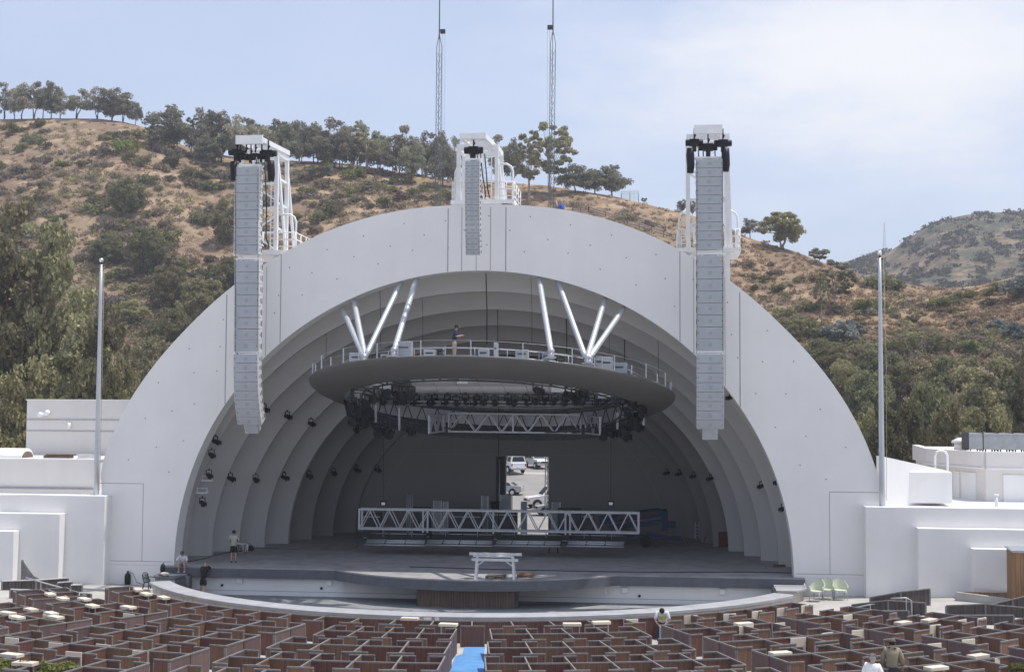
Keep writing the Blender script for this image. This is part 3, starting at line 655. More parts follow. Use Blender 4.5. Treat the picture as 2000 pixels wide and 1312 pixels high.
# ---------------------------------------------------------------- line arrays
def cabinet(parent, P, w, d, h, phi):
    R = Matrix.Rotation(phi, 3, 'X')
    q = MB(); c = P+R@Vector((0, d/2, -h/2)); q.m = 0
    q.box(c, (w, d, h-.024), rot=R)
    q.m = 1; q.box(P+R@Vector((0, -.004, -h/2)), (w-.035, .02, h-.055), rot=R)
    q.m = 2
    for sx in (-1, 1):
        q.box(P+R@Vector((sx*(w/2-.075), -.016, -h*.5)), (.035, .01, .05), rot=R)
        q.box(P+R@Vector((sx*(w/2+.002), d*.45, -h/2)), (.02, .05, h*.35), rot=R)
        q.box(P+R@Vector((sx*(w/2+.001), d*.8, -h/2)), (.02, .1, h*.5), rot=R)
    q.m = 3; q.box(P+R@Vector((0, -.0155, -h/2)), (.17, .008, min(.17, h*.4)), rot=R)
    q.build('speaker_cabinet', [SPKS, SPK, BLACK, mat('speaker_badge', (.33, .35, .38), .5)], parent, bevel=.012)
    return P+R@Vector((0, 0, -h))
def line_array(label, pxl, pxr, pyt, pyb, n, Y, phis, d=.72, tail=None, frame=True, w=None):
    a, b = at(pxl, pyt, Y), at(pxr, pyt, Y); wd = b.x-a.x if w is None else w; zb = at(pxl, pyb, Y).z
    arcf = sum(math.cos(math.radians(np.interp(i, [0, n-1], [0, 1])*0+np.interp(i, np.linspace(0, n-1, len(phis)), phis))) for i in range(n))
    h = (a.z-zb)/arcf; P = Vector(((a.x+b.x)/2, Y, a.z))
    t = thing('line_array', label, 'speaker array', P, 'hanging speaker arrays')
    if frame:
        q = MB(); q.box(P+Vector((0, .2, .11)), (wd+.12, .1, .09)); q.box(P+Vector((0, .6, .11)), (wd+.1, .1, .09))
        for sx in (-1, 1): q.box(P+Vector((sx*wd*.45, .4, .06)), (.08, .6, .09)); q.box(P+Vector((sx*wd*.3, .2, .03)), (.1, .1, .1))
        q.build('fly_frame', STEELW, t)
    for i in range(n):
        phi = math.radians(float(np.interp(i, np.linspace(0, n-1, len(phis)), phis)))
        P = cabinet(t, P, wd, d, h, phi)
    if tail:
        q = MB(); ph = math.radians(phis[-1]+4); R = Matrix.Rotation(ph, 3, 'X'); P0 = P+R@Vector((0, .08, 0))
        for k in range(2): q.m = 0; q.box(P0+R@Vector((0, .25, -.3-.0*k)), (wd*.55, .5, .62), rot=R); q.m = 1; q.box(P0+R@Vector((0, -.004, -.3)), (wd*.5, .02, .58), rot=R); break
        q.build('end_speaker', [SPKS, SPK], t, bevel=.012)
    return t
YA = -2.2
def lbl(k, s): return '%s line array of grey speaker boxes hanging %s the arch' % (k, s)
line_array('top grey line array of wide boxes on the left tower', 459, 506.5, 326, 496, 10, YA, (-1, 0, 1))
line_array('middle grey line array of taller boxes below the left tower', 458.5, 506, 509, 687, 8, YA-.1, (0, 1, 2))
line_array('bottom curved grey line array hanging lowest on the left side', 456, 503.5, 691, 830, 8, YA-.15, (0, 12, 30), tail=True)
line_array('narrow curved line array hanging over the middle of the arch crown', 908.5, 937.5, 314, 497, 17, YA-.2, (-4, 0, 4, 9, 16), d=.42)
line_array('top grey line array of wide boxes on the right tower', 1359.5, 1412, 311, 487, 10, YA, (0, 0, 1))
line_array('middle grey line array of taller boxes below the right tower', 1360.5, 1413.5, 499, 685, 8, YA-.1, (0, 1, 2))
line_array('bottom curved grey line array hanging lowest on the right side', 1360.5, 1414, 691, 838, 8, YA-.15, (0, 6, 18), tail=True)
q = MB()
for px in (460, 504):
    a, b = at(px, 330, YA-.06), at(px, 690, YA-.16); q.tube([a, b], .012, 5)
tag(q.build('hoist_cable', BLACK), 'pair of thin dark cables running down the left speaker arrays', 'cable', 'cables down the speaker arrays')
q = MB()
for px in (1361, 1412):
    a, b = at(px, 315, YA-.06), at(px, 690, YA-.16); q.tube([a, b], .012, 5)
tag(q.build('hoist_cable', BLACK), 'pair of thin dark cables running down the right speaker arrays', 'cable', 'cables down the speaker arrays')
def hoist(label, px, py, bag=None, s=1.0):
    p = at(px, py, YA+.3); t = thing('chain_hoist', label, 'chain hoist', p, 'black chain hoists above the speaker arrays')
    q = MB(); q.box(p, (.5*s, .4*s, .34*s)); q.tube([p+Vector((-.45*s, 0, 0)), p+Vector((.45*s, 0, 0))], .17*s, 10); q.box(p+Vector((0, -.1, -.3*s)), (.22*s, .25*s, .35*s)); q.build('motor', BLACK, t, bevel=.03)
    q = MB(); q.tube([p+Vector((0, 0, .15)), p+Vector((0, 0, .75))], .04, 6); q.tube([p+Vector((0, 0, .3)), p+Vector((.06, 0, .38)), p+Vector((0, 0, .46))], .05, 6); q.build('hook', BLACK, t)
    if bag:
        c = at(bag[0], bag[1], YA+.1); e = at(bag[0], bag[2], YA+.1); q = MB(); q.smooth = True
        q.tube([c, c.lerp(e, .25), c.lerp(e, .7)+Vector((.03, 0, 0)), e], [.17, .21, .2, .17], 10); q.build('chain_bag', BLACK, t)
hoist('black chain hoist with long bag at the left tower, left side', 463, 298, (456.5, 316, 354))
hoist('black chain hoist with long bag at the left tower, right side', 524, 300, (529, 314, 354))
for i_, (px_, py_2) in enumerate(((470, 309), (481, 304), (490, 310), (499, 303), (511, 308))):
    hoist('%s small black motor from the left in the row above the left array' % nth(i_), px_, py_2, None, .55)
hoist('small black hoist above the narrow middle array', 925, 294, None, 1.1)
hoist('black chain hoist with hanging bag at the right tower, left side', 1356, 279, (1348, 290, 338))
hoist('black chain hoist at the middle of the right tower', 1383, 288, None, 1.05)
hoist('black chain hoist with hanging bag at the right tower, right side', 1412, 280, (1417, 290, 335))

# ---------------------------------------------------------------- stage lights (one prototype)
def make_light():
    t = thing('stage_light', 'x', 'stage light', (0, 0, 0), 'x')
    q = MB(); q.smooth = True; q.tube([(0, .28, -.42), (0, .2, -.44), (0, -.12, -.52), (0, -.3, -.56)], [.12, .17, .18, .21], 10); q.build('can', BLACK, t)
    q = MB(); q.box((-.22, 0, -.3), (.04, .08, .44)); q.box((.22, 0, -.3), (.04, .08, .44)); q.box((0, 0, -.09), (.46, .1, .05)); q.build('yoke', BLACK, t)
    q = MB(); q.box((0, 0, -.02), (.1, .1, .14)); q.build('clamp', DKGREY, t)
    q = MB()
    for a in range(4):
        r = Matrix.Rotation(a*math.pi/2, 3, 'Y'); q.box(Vector((0, -.36, -.575))+r@Vector((0, 0, .2)), (.3, .14, .02) if a % 2 == 0 else (.02, .14, .3))
    q.build('barn_door', BLACK, t)
    return t
LIGHT = make_light(); LN = [0]
def light(p, rz=0.0, s=1.0, label='', group=''):
    o = place(LIGHT, LN[0] == 0, p, rz, s, label, group); LN[0] += 1; return o
ringl = [(421, 862, 2.2), (413, 888, 2.2), (408, 928, 2.2), (395, 982, 2.2), (450, 934, 4.8), (499, 936, 7.4), (555, 932, 9.9), (603, 929, 12.4), (651, 923, 14.9), (696, 917, 17.8), (736, 917, 20.6), (516, 799, 4.8), (561, 813, 7.4), (607, 827, 9.9), (695, 840, 14.9)]
for i, (px, py, Y) in enumerate(sorted(ringl)):
    p = at(px, py, Y-.3); light(p+Vector((0, 0, .35)), random.uniform(.6, 1.2), .72, '%s black spotlight from the left on the left shell rings' % nth(i), 'spotlights on the left shell rings')
ringr = [(1303, 925, 20.6), (1327, 927, 17.8), (1355, 931, 14.9), (1388, 936, 12.4), (1487, 951, 7.4), (1519, 943, 4.8), (1530, 995, 2.0), (1427, 778, 2.0)]
for i, (px, py, Y) in enumerate(sorted(ringr)):
    p = at(px, py, Y-.3); light(p+Vector((0, 0, .35)), -random.uniform(.6, 1.2), .6, '%s black spotlight from the left on the right shell rings' % nth(i), 'spotlights on the right shell rings')
for i, (px, py) in enumerate(((405, 938), (395, 962))):
    p = at(px, py, 2.0); t = thing('lamp_shelf', 'small white steel shelf carrying a spotlight on the left ring, %s' % ('upper' if i == 0 else 'lower'), 'lamp bracket', p, 'lamp shelves on the left ring')
    q = MB(); q.box(p, (.62, .3, .06)); q.box(p+Vector((0, 0, .25)), (.6, .05, .04)); q.build('shelf', STEELW, t); q = MB(); q.beam(p+Vector((-.28, 0, 0)), p+Vector((-.28, 0, .3)), .05); q.beam(p+Vector((.28, 0, 0)), p+Vector((.28, 0, .3)), .05); q.build('bracket', STEELW, t)

# ---------------------------------------------------------------- elliptical canopy over the stage
HX, HY, HZ = .5, 2.0, 10.77
def rim(a, rx, ry, dz=0.0):
    c, s = rx*math.cos(a), ry*math.sin(a)
    return Vector((HX+c, HY+s, HZ-.2*s-.0255*c+dz))
can = thing('canopy', 'tilted dark grey oval canopy ring hung inside the arch on silver struts', 'stage canopy', (HX, HY, HZ))
NR = 96; AN = [2*math.pi*i/NR for i in range(NR)]
def loop(rx, ry, dz): return [rim(a, rx, ry, dz) for a in AN]
q = MB(); q.smooth = True
q.sheet([loop(9.93, 7.93, .14), loop(10.0, 8.0, .1), loop(9.97, 7.97, 0), loop(9.75, 7.76, -.2), loop(9.3, 7.35, -.4), loop(8.7, 6.8, -.54), loop(8.05, 6.2, -.6)], True); q.build('ring_skin', HALO, can)
q = MB(); q.sheet([loop(9.93, 7.93, .14), loop(8.05, 6.25, .14), loop(8.0, 6.2, .0), loop(8.05, 6.2, -.6)], True); q.build('deck', ALUD, can)
q = MB()
for i in range(0, NR, 2):
    p = rim(AN[i], 9.8, 7.8, .14); hgt = .8 if i % 4 == 0 else .5; q.beam(p, p+Vector((0, 0, hgt)), .055)
for z, r in ((.78, .008), (.45, .006)):
    q.tube([rim(a, 9.8, 7.8, .14+z) for a in AN+[0]], r, 4, False)
q.build('railing', ALU, can)
q = MB(); q.tube([rim(a, 8.3, 6.4, .5) for a in AN+[0]], .04, 5, False)
for i in range(0, NR, 3): p = rim(AN[i], 8.3, 6.4, .14); q.tube([p, p+Vector((0, 0, .75))], .03, 5)
q.tube([rim(a, 8.3, 6.4, .88) for a in AN+[0]], .03, 5, False); q.build('inner_railing', ALUD, can)
q = MB(); low = lambda a: -.5-.65*max(0, math.sin(a)+.25)**.6/1.15
for rx, ry in ((7.7, 5.9), (7.1, 5.35)):
    q.tube([rim(a, rx, ry, .1) for a in AN+[0]], .055, 5, False); q.tube([rim(a, rx, ry, low(a)) for a in AN+[0]], .055, 5, False)
for i in range(0, NR, 2):
    a0, a1, a2 = AN[i], AN[(i+1) % NR], AN[(i+2) % NR]
    q.beam(rim(a0, 7.7, 5.9, .1), rim(a1, 7.7, 5.9, low(a1)), .05); q.beam(rim(a1, 7.7, 5.9, low(a1)), rim(a2, 7.7, 5.9, .1), .05)
    q.beam(rim(a0, 7.7, 5.9, low(a0)), rim(a0, 7.1, 5.35, low(a0)), .05)
q.build('lighting_ring', DKGREY, can)
q = MB(); q.sheet([loop(8.2, 6.4, -.58)[0:NR//2+1], loop(8.0, 6.25, -1.4)[0:NR//2+1]]); q.sheet([loop(8.25, 6.45, -.58)[0:NR//2+1], loop(8.05, 6.3, -1.42)[0:NR//2+1]]); q.build('back_skirt', DKGREY, can)
nodes = {}
for top, bot in (((815, 539), (770, 684)), ((786, 546), (714, 696)), ((690, 581), (713, 697)), ((669, 603), (711, 697)), ((1052, 539), (1076, 686)), ((1088, 546), (1143, 698)), ((1182, 582), (1147, 698)), ((1219, 601), (1151, 699))):
    Yb = -3.9 if bot[0] < 740 else (-5.1 if bot[0] < 800 else (-5.2 if bot[0] < 1100 else -4.0))
    a = at(top[0], top[1], .75); b = at(bot[0], bot[1], Yb); q = MB(); q.tube([b, b.lerp(a, .06), b.lerp(a, .95), a], [.1, .15, .15, .12], 12)
    q.build('strut', mat('silver_tube', (.52, .54, .57), .42, .06, 2, metal=.4), can); nodes[bot[0]//50] = b
for b in nodes.values():
    q = MB(); q.tube([b+Vector((0, .0, -.42)), b+Vector((0, 0, -.05))], .17, 10); q.box(b+Vector((0, 0, -.3)), (.5, .5, .06)); q.ball(b, .2, 8); q.build('strut_foot', ALU, can)
# reflector panels and pipes inside the ring
x0, x1 = 800, 1108
for r_ in range(2):
    for k in range(7):
        pa_, pb_ = x0+(x1-x0)*k/7+r_*8, x0+(x1-x0)*(k+1)/7+r_*8-1.2; y0p, y1p = (739, 753) if r_ == 0 else (754, 769)
        rows = []
        for f in (0, .3, .6, 1): 
            Y = 3.4+r_*1.3+f*1.1-.25*math.sin(f*math.pi); py = y0p+(y1p-y0p)*f
            rows.append([at(pa_+k*0+f*5, py, Y), at(pb_+f*5, py, Y)])
        q = MB(); q.smooth = True; q.sheet(rows); q.sheet([[p+Vector((0, .04, .05)) for p in rw] for rw in rows])
        q.build('reflector_panel', mat('grey_reflector', (.78, .78, .80), .4, .05, 2), can)
q = MB()
for py, Y, xa, xb, r in ((738, 3.3, 790, 1110, .05), (790, 6.0, 770, 1172, .06), (783, 5.2, 700, 1240, .045), (771, 5.6, 720, 1220, .05)): q.tube([at(xa, py, Y), at(xb, py+(xb-xa)*.006, Y)], r, 6)
q.build('lighting_pipe', ALUD, can)
for px, py, w in ((745, 752, 42), (1100, 758, 46), (860, 738, 30), (905, 742, 22), (700, 770, 16), (1180, 770, 20), (1240, 775, 26)):
    q = MB(); q.box(at(px, py, 2.6), (w/36., .5, .42), rz=random.uniform(-.4, .4)); q.build('white_equipment_box', mat('offwhite_box', (.6, .6, .58), .6), can)
def truss(q, A, B, h, dep, n, r=.05, rd=.035, ends=True, down=(0, 0, -1), back=(0, 1, 0)):
    A, B = Vector(A), Vector(B); dn = Vector(down)*h; bk = Vector(back)*dep
    for o in (Vector(), bk):
        q.beam(A+o, B+o, r*2, r*2); q.beam(A+o+dn, B+o+dn, r*2, r*2)
        for i in range(n):
            p0, pm, p1 = A.lerp(B, i/n), A.lerp(B, (i+.5)/n), A.lerp(B, (i+1)/n)
            q.beam(p0+o+dn, pm+o, rd*2); q.beam(pm+o, p1+o+dn, rd*2)
    for i in range(n+1):
        p = A.lerp(B, i/n); q.beam(p, p+bk, rd*1.6); q.beam(p+dn, p+dn+bk, rd*1.6)
        if ends and (i in (0, n)):
            for o in (Vector(), bk): q.beam(p+o-dn*.04, p+o+dn*1.04, r*2.2)
q = MB(); truss(q, at(877, 807, 7.0), at(1134, 810, 7.0), 1.06, .7, 5, .045, .028); p0, p1 = at(1002, 808, 6.98), at(1002, 843, 6.98); q.beam(p0, p1, .1); q.build('back_truss', ALUD, can)
for pa_, pb_ in (((866, 809, 6.7), (838, 812, 4.9)), ((1144, 812, 6.7), (1172, 815, 4.9))):
    q = MB(); truss(q, at(*pa_), at(*pb_), .98, .5, 2, .045, .03); q.build('side_truss', ALUD, can)
for px, py0, py1, Y in ((734, 790, 825, 3.0), (780, 797, 840, 4.5), (1206, 805, 838, 4.4), (1257, 800, 830, 2.5)):
    q = MB(); q.beam(at(px, py0, Y), at(px, py1, Y), .12); q.build('drop_post', ALUD, can)
eq = [(697, 704, 26, 28), (790, 686, 30, 36), (752, 700, 14, 14), (1185, 708, 24, 20), (1170, 705, 14, 16), (1066, 695, 12, 12), (969, 680, 7, 20), (1205, 715, 40, 12), (945, 688, 20, 10), (840, 690, 22, 12), (1020, 690, 24, 12)]
for i, (px, py, w, h_) in enumerate(eq):
    a = min(range(NR//2, NR), key=lambda k: abs(rim(AN[k], 8.9, 7.0).x-at(px, py, -4).x)); Y = rim(AN[a], 8.9, 7.0).y; zb_ = rim(AN[a], 8.9, 7.0, .14).z
    p = at(px, py-h_/2, Y); hh = max(.35, p.z-zb_); t = thing('equipment_case', '%s equipment case from the left on the canopy deck' % nth(sorted(e[0] for e in eq).index(px)), 'equipment case', (p.x, Y, zb_), 'cases standing on the canopy deck')
    q = MB(); q.box((p.x, Y, zb_+hh/2+.02), (w/38., .5, hh)); q.build('case', GREYP if i % 3 else ALUD, t, bevel=.02); q = MB(); q.box((p.x, Y-.26, zb_+hh*.7), (w/60., .02, .08)); q.build('latch', DKGREY, t)
# flood lights on the canopy and clusters of lamps under it
hl = []
for k in range(10): a = math.radians(205+13.5*k); p = rim(a, 8.6, 6.7, .75); hl.append((p, 0, .85, 'd'))
cl = [(688, 785, .5), (695, 800, 1.0), (704, 815, 1.6), (690, 815, 1.2), (712, 824, 2.0), (722, 815, 2.6), (733, 828, 3.0), (742, 836, 3.2), (752, 834, 3.6), (762, 840, 3.9), (801, 838, 4.9), (720, 795, 1.9), (738, 768, -1.0), (756, 760, -2.0), (776, 762, -2.3), (788, 764, -2.4), (802, 765, -2.5), (712, 780, -.5),
      (1178, 845, 5.2), (1190, 838, 4.6), (1217, 842, 4.1), (1224, 835, 3.7), (1240, 825, 3.0), (1248, 815, 2.4), (1255, 803, 1.8), (1238, 808, 2.9), (1225, 795, 2.5), (1228, 778, .3), (1050, 755, -2.4), (1140, 770, -1.8), (1110, 765, -2.0), (1245, 790, 1.2)]
for px, py, Y in cl: hl.append((at(px, py, Y)+Vector((0, 0, .35)), random.uniform(-.9, .9), random.uniform(.95, 1.2), 'u'))
for k in range(26): hl.append((at(715+k*19.6+random.uniform(-4, 4), 772+random.uniform(-1, 2), 5.4)+Vector((0, 0, .1)), random.uniform(-.6, .6), .9, 'r'))
for kd, txt, grp in (('d', '%s floodlight from the left standing on the canopy deck', 'floodlights on the canopy deck'), ('u', '%s black spotlight from the left in the clusters under the canopy ring', 'spotlight clusters under the canopy'), ('r', '%s lamp from the left in the dark row across the canopy', 'lamp row across the canopy')):
    L_ = sorted([e for e in hl if e[3] == kd], key=lambda e: e[0].x)
    for i, (p, rz, s_, _) in enumerate(L_): light(p, rz, s_, txt % nth(i), grp)

# thin cables hanging from the shell ribs
for i, (px, y0p, y1p, Y, r) in enumerate(sorted(((635, 625, 700, 3.5, .014), (741, 541, 676, 2.0, .014), (824, 570, 670, 4.5, .012), (949, 533, 672, 1.6, .03), (972, 600, 1030, 7.2, .022), (1037, 540, 672, 1.8, .012), (1105, 606, 690, 7.4, .03), (1188, 630, 690, 6.0, .012), (1218, 634, 705, 7.0, .03), (1284, 640, 735, 3.6, .014)))):
    a, b = at(px, y0p, Y), at(px+2, y1p, Y); q = MB(); q.tube([a, a.lerp(b, .5)+Vector((.03, 0, 0)), b], r, 5)
    tag(q.build('hanging_cable', BLACK), '%s thin dark cable from the left hanging from the shell ribs' % nth(i), 'cable', 'cables hanging from the shell ribs')
# ---------------------------------------------------------------- lowered truss with louvre panels
YT = 7.0
A, B = at(702, 994, YT), at(1247, 1002, YT)
t = thing('lighting_truss', 'long silver lighting truss hanging low across the stage', 'lighting truss', A.lerp(B, .5))
q = MB(); truss(q, A, B, at(702, 994, YT).z-at(702, 1032, YT).z, .75, 14, .048, .026); q.build('truss_frame', ALU, t)
for px in (829, 838, 967, 1107, 1116):
    q = MB(); f = (px-702)/545; p = A.lerp(B, f); h_ = 1.3; q.beam(p+Vector((0, -.02, .06)), p+Vector((0, -.02, -h_)), .1); q.build('splice_plate', ALUD, t)
for px in (749, 1193):
    p = at(px, 983, YT+.3); q = MB(); q.box(p, (.22, .2, .16)); q.m = 1; q.box(p+Vector((0, 0, .02)), (.34, .16, .3)); q.build('truss_hoist', [WHITE, BLACK], t)
q = MB()
for px in (749, 1193): q.tube([at(px, 983, YT+.3), at(px, 830, YT+.3)], .012, 4)
q.build('hoist_chain', BLACK, t)
for k, (xa, xb) in enumerate(((724, 833), (843, 965), (978, 1098), (1118, 1222))):
    sh = .0155*(xa-702); a, b = at(xa, 1041+sh*.55, YT+1.1), at(xb, 1043+sh*.55, YT+1.1); c, d_ = at(xa-13, 1063+sh*.45, YT-.5), at(xb-3, 1065+sh*.45, YT-.5)
    pt = thing('louvre_panel', '%s silver louvre panel from the left hanging beneath the lighting truss' % nth(k), 'louvre panel', a.lerp(d_, .5), 'louvre panels under the truss')
    q = MB()
    for f in (0, .62, .78, 1): q.tube([a.lerp(c, f), b.lerp(d_, f)], .075 if f in (.62, .78) else .05, 8)
    q.build('tube', ALU, pt)
    n_ = 4 if k in (1, 2) else 3
    for i in range(n_+1): f = i/n_; q = MB(); q.beam(a.lerp(b, f)+Vector((0, -.02, .03)), c.lerp(d_, f)+Vector((0, -.02, .03)), .05); q.build('rib', DKGREY, pt)
    q = MB(); q.add([a, b, b.lerp(d_, .6), a.lerp(c, .6)], [(0, 1, 2, 3)]); q.build('dark_mesh', DKGREY, pt)
    q = MB()
    for f in (.25, .75): p = a.lerp(b, f).lerp(c.lerp(d_, f), .3); q.tube([p, (p.x, p.y, A.z-1.1)], .03, 5)
    q.build('hanger', ALUD, pt)

# ---------------------------------------------------------------- seating boxes
BWID, BDEP, BH = 1.76, 1.18, .9
def panel(parent, name, a, b, m, ends=(1, 1)):
    """upright board from a to b (local xy) with a rail frame of its own"""
    a, b = Vector((*a, 0)), Vector((*b, 0)); d = b-a; L = d.length; c = (a+b)/2; rz = math.atan2(d.y, d.x)
    q = MB(); q.box((c.x, c.y, BH/2-.14), (L, .035, BH+.22), rz=rz); p = q.build(name, m, parent)
    q = MB(); q.box((c.x, c.y, BH), (L+.04, .062, .05), rz=rz)
    u = d.normalized()
    for k, e in ((0, a), (1, b)):
        if ends[k]: q.box((e.x, e.y, BH/2-.16), (.05, .055, BH+.2), rz=rz)
    q.build('rail', RAILW, p)
    return p
def make_box(side, kind):
    t = thing('seating_box', 'x', 'seating box', (0, 0, 0), 'brown plywood seating boxes'); w = BWID/2; s = -1 if side == 'A' else 1
    if side == 'A': panel(t, 'back_panel', (-w, 0), (w, 0), WOODP, (0, 0))
    dv = WOODS if kind == 'first' else WOODP
    panel(t, 'side_panel', (-w, .04*s), (-w, BDEP*s), dv, (0, 1))
    x0, x1 = (-w+.03, -w+.62) if kind == 'first' else (-w-.5, -w+.55)
    panel(t, 'end_panel', (x0, (BDEP+.03)*s), (x1, (BDEP+.03)*s), WOODP)
    if kind == 'last':
        panel(t, 'side_panel', (w, .04*s), (w, BDEP*s), WOODS, (0, 1)); panel(t, 'end_panel', (w-.62, (BDEP+.03)*s), (w-.03, (BDEP+.03)*s), WOODP)
    return t
def project(p):
    v = np.array(p)-EYE; z = v@AF; return 1000+F*(v@AR)/z, 656-F*(v@AU)/z
AISLES = [-54.5, -43.4, -26.7, -9.3, 6.1, 23.4, 37.4, 52.5]
SECN = ['far left end section', 'second section left of the blue carpet outward', 'x', 'section just left of the blue carpet', 'section just right of the blue carpet', 'x', 'far right end section']
SECN = ['the far left section', 'the third section left of the carpet', 'the second section left of the carpet', 'the section left of the blue carpet', 'the section right of the blue carpet', 'the second section right of the carpet', 'the far right section']
ROWS = [20.0, 24.35, 28.3, 32.15, 36.0]
protos = {(s_, k): make_box(s_, k) for s_ in 'AB' for k in ('mid', 'first', 'last')}; used = set(); nbox = 0
for ri, R in enumerate(ROWS):
    hw = math.degrees(.72/R)
    secs = [(AISLES[i]+hw, AISLES[i+1]-hw, SECN[i]) for i in range(7)] if ri else [(-54.0, 51.5, 'the unbroken front row')]
    for a0, a1, sn in secs:
        bwid = 1.6 if ri == 0 else 1.45 if -10 < (a0+a1)/2 < 20 else 1.58 if a0 > 0 else 1.72; n = max(1, round((a1-a0)*math.pi/180*R/bwid)); st = (a1-a0)/n
        for s_ in ('A',) if ri == 0 else ('B', 'A'):
            k = 0
            for i in range(n):
                a = math.radians(a0+st*(i+.5)); x, y = PC[0]+R*math.sin(a), PC[1]-R*math.cos(a); z = gz(x, y)
                px, py = project((x, y-(.6 if s_ == 'A' else -.6), z+.8))
                if not (-70 < px < 2070 and py < 1325): continue
                kd = 'first' if i == 0 else ('last' if i == n-1 else 'mid')
                key = (s_, kd); pr = protos[key]; sc_ = math.radians(st)*R/BWID
                lab = '%s seating box from left, %s, %s' % (nth(i), 'row along the pit wall' if ri == 0 else '%s double row, %s side' % (nth(ri-1), 'stage' if s_ == 'B' else 'audience'), sn.replace('the ', '', 1))
                place(pr, key not in used, (x, y, z), a, (sc_, 1, 1), lab); used.add(key); nbox += 1
for key, pr in protos.items():
    if key not in used:
        for o in list(pr.children_recursive)+[pr]: bpy.data.objects.remove(o)
# cream tables: upright leaves and flat tops
def z6(x, y): return x/2.857, 1080+y/2.857
def z7(x, y): return 650+x/2.857, 1080+y/2.857
def z8(x, y): return 1300+x/2.857, 1080+y/2.857
UP = [z6(*p) for p in ((548, 345), (718, 388), (262, 397), (1020, 420), (65, 530), (310, 560), (575, 568), (410, 612), (785, 606))]+[z7(*p) for p in ((305, 420), (1663, 417))]+[z8(*p) for p in ((140, 395), (358, 386), (510, 370), (650, 352), (778, 335), (450, 458), (630, 440), (740, 527), (905, 497), (1075, 482), (1017, 392), (1505, 452), (1655, 422), (1765, 412), (1690, 537), (1500, 562), (1870, 645), (1745, 462))]
FL = [z6(*p) for p in ((770, 215), (815, 238), (912, 258), (280, 240), (350, 264), (470, 267), (515, 305), (715, 313), (40, 346), (172, 326), (285, 348), (310, 370), (95, 370), (65, 583), (140, 630))]+[z7(*p) for p in ((430, 377), (645, 410), (1335, 408), (1498, 398))]+[z8(*p) for p in ((1325, 400), (1470, 386), (1745, 588), (640, 572), (435, 406), (1510, 655))]
for i, (px, py) in enumerate(sorted(UP)):
    P = ground(px, py, .52); a = math.atan2(P.x-PC[0], PC[1]-P.y); t = thing('folding_table', '%s cream table leaf from the left standing upright among the seating boxes' % nth(i), 'folding table', (0, 0, 0), 'cream table leaves standing upright in the boxes')
    q = MB(); q.box((0, 0, .53), (.66, .045, .74)); q.build('table_top', TABLEC, t, bevel=.012); q = MB(); q.box((-.25, .04, .4), (.04, .03, .8)); q.box((.25, .04, .4), (.04, .03, .8)); q.box((0, .04, .3), (.5, .03, .04)); q.build('folded_legs', ALUD, t)
    t.location = (P.x, P.y, gz(P.x, P.y)); t.rotation_euler = (0, 0, a+random.uniform(-.12, .12))
for i, (px, py) in enumerate(sorted(FL)):
    P = ground(px, py, .86); a = math.atan2(P.x-PC[0], PC[1]-P.y); t = thing('folding_table', '%s cream table top from the left lying flat over a seating box' % nth(i), 'folding table', (0, 0, 0), 'cream table tops lying flat on the boxes')
    q = MB(); q.box((0, 0, .95), (.74, .36, .11)); q.build('table_top', TABLEC, t, bevel=.012); q = MB(); q.box((-.3, 0, .45), (.04, .04, .9)); q.box((.3, 0, .45), (.04, .04, .9)); q.build('legs', ALUD, t)
    t.location = (P.x, P.y, gz(P.x, P.y)); t.rotation_euler = (0, 0, a+random.uniform(-.15, .15))
q = MB(); a = math.radians(6.1)
def aisle(R, dx): return (PC[0]+R*math.sin(a)+dx*math.cos(a), PC[1]-R*math.cos(a)+dx*math.sin(a))
rows = []
for R in np.arange(21.0, 40, .6):
    w = .42 if R < 23.6 else .66; (xa, ya), (xb, yb) = aisle(R, -w), aisle(R, w); rows.append([(xa, ya, gz(xa, ya)+.02), (xb, yb, gz(xb, yb)+.02)])
q.sheet(rows); tag(q.build('blue_carpet', CARPET), 'blue carpet runner down the centre aisle between the seating boxes', 'carpet')
for i, (px, py, w, h_) in enumerate(((820, 1211, 24, 6), (835, 1208, 17, 12), (854, 1209, 9, 12))):
    p = at(px, py, PC[1]-18.72); q = MB(); q.box(p, (w/45, .12, h_/45)); q.box(p+Vector((0, .05, .0)), (.06, .12, .1)); t = thing('wall_outlet', '%s pale service box from the left on the tan pit wall' % nth(i), 'outlet box', p, 'service boxes on the pit wall'); q.build('case', TABLEC, t)
    q = MB(); q.box(p+Vector((0, -.065, -.02)), (w/60, .012, h_/90)); q.build('lid', WHITE, t)

# ---------------------------------------------------------------- weathered ramp fences, hand rails and low walls
def fence(label, pts, grp='weathered wooden ramp fences'):
    """pts: (px, py of top, py of foot); foot rests on the ground"""
    P = []
    for px, pt, pb in pts:
        b = ground(px, pb); zt = at(px, pt, b.y).z; P.append((b, zt))
    t = thing('ramp_fence', label, 'fence', P[0][0], grp)
    for (b0, z0), (b1, z1) in zip(P, P[1:]):
        q = MB(); n = max(3, int((b1-b0).length/.2))
        for i in range(n):
            f0, f1 = i/n, (i+1)/n-.004/n; A, B = b0.lerp(b1, f0), b0.lerp(b1, f1); wallseg(q, (A.x, A.y), (B.x, B.y), z0+(z1-z0)*f0-.02, z0+(z1-z0)*f1-.02, min(A.z, B.z)-.2, .03)
        q.build('boards', FENCEW, t)
        q = MB(); q.beam((b0.x, b0.y, z0), (b1.x, b1.y, z1), .09, .05); q.build('rail', SEDGE if b0.x < 0 else RAILW, t)
    for b, z in P:
        q = MB(); q.box((b.x, b.y, (b.z+z)/2-.1), (.08, .08, z-b.z+.15)); q.build('post', RAILW, t)
    return t
fence('dark plank fence with white top rail at the far left', [(4, 1134, 1152), (70, 1132, 1152), (132, 1128, 1150)])
fence('short dark fence with pale rail behind the handrail on the left', [(112, 1137, 1155), (140, 1135, 1155)])
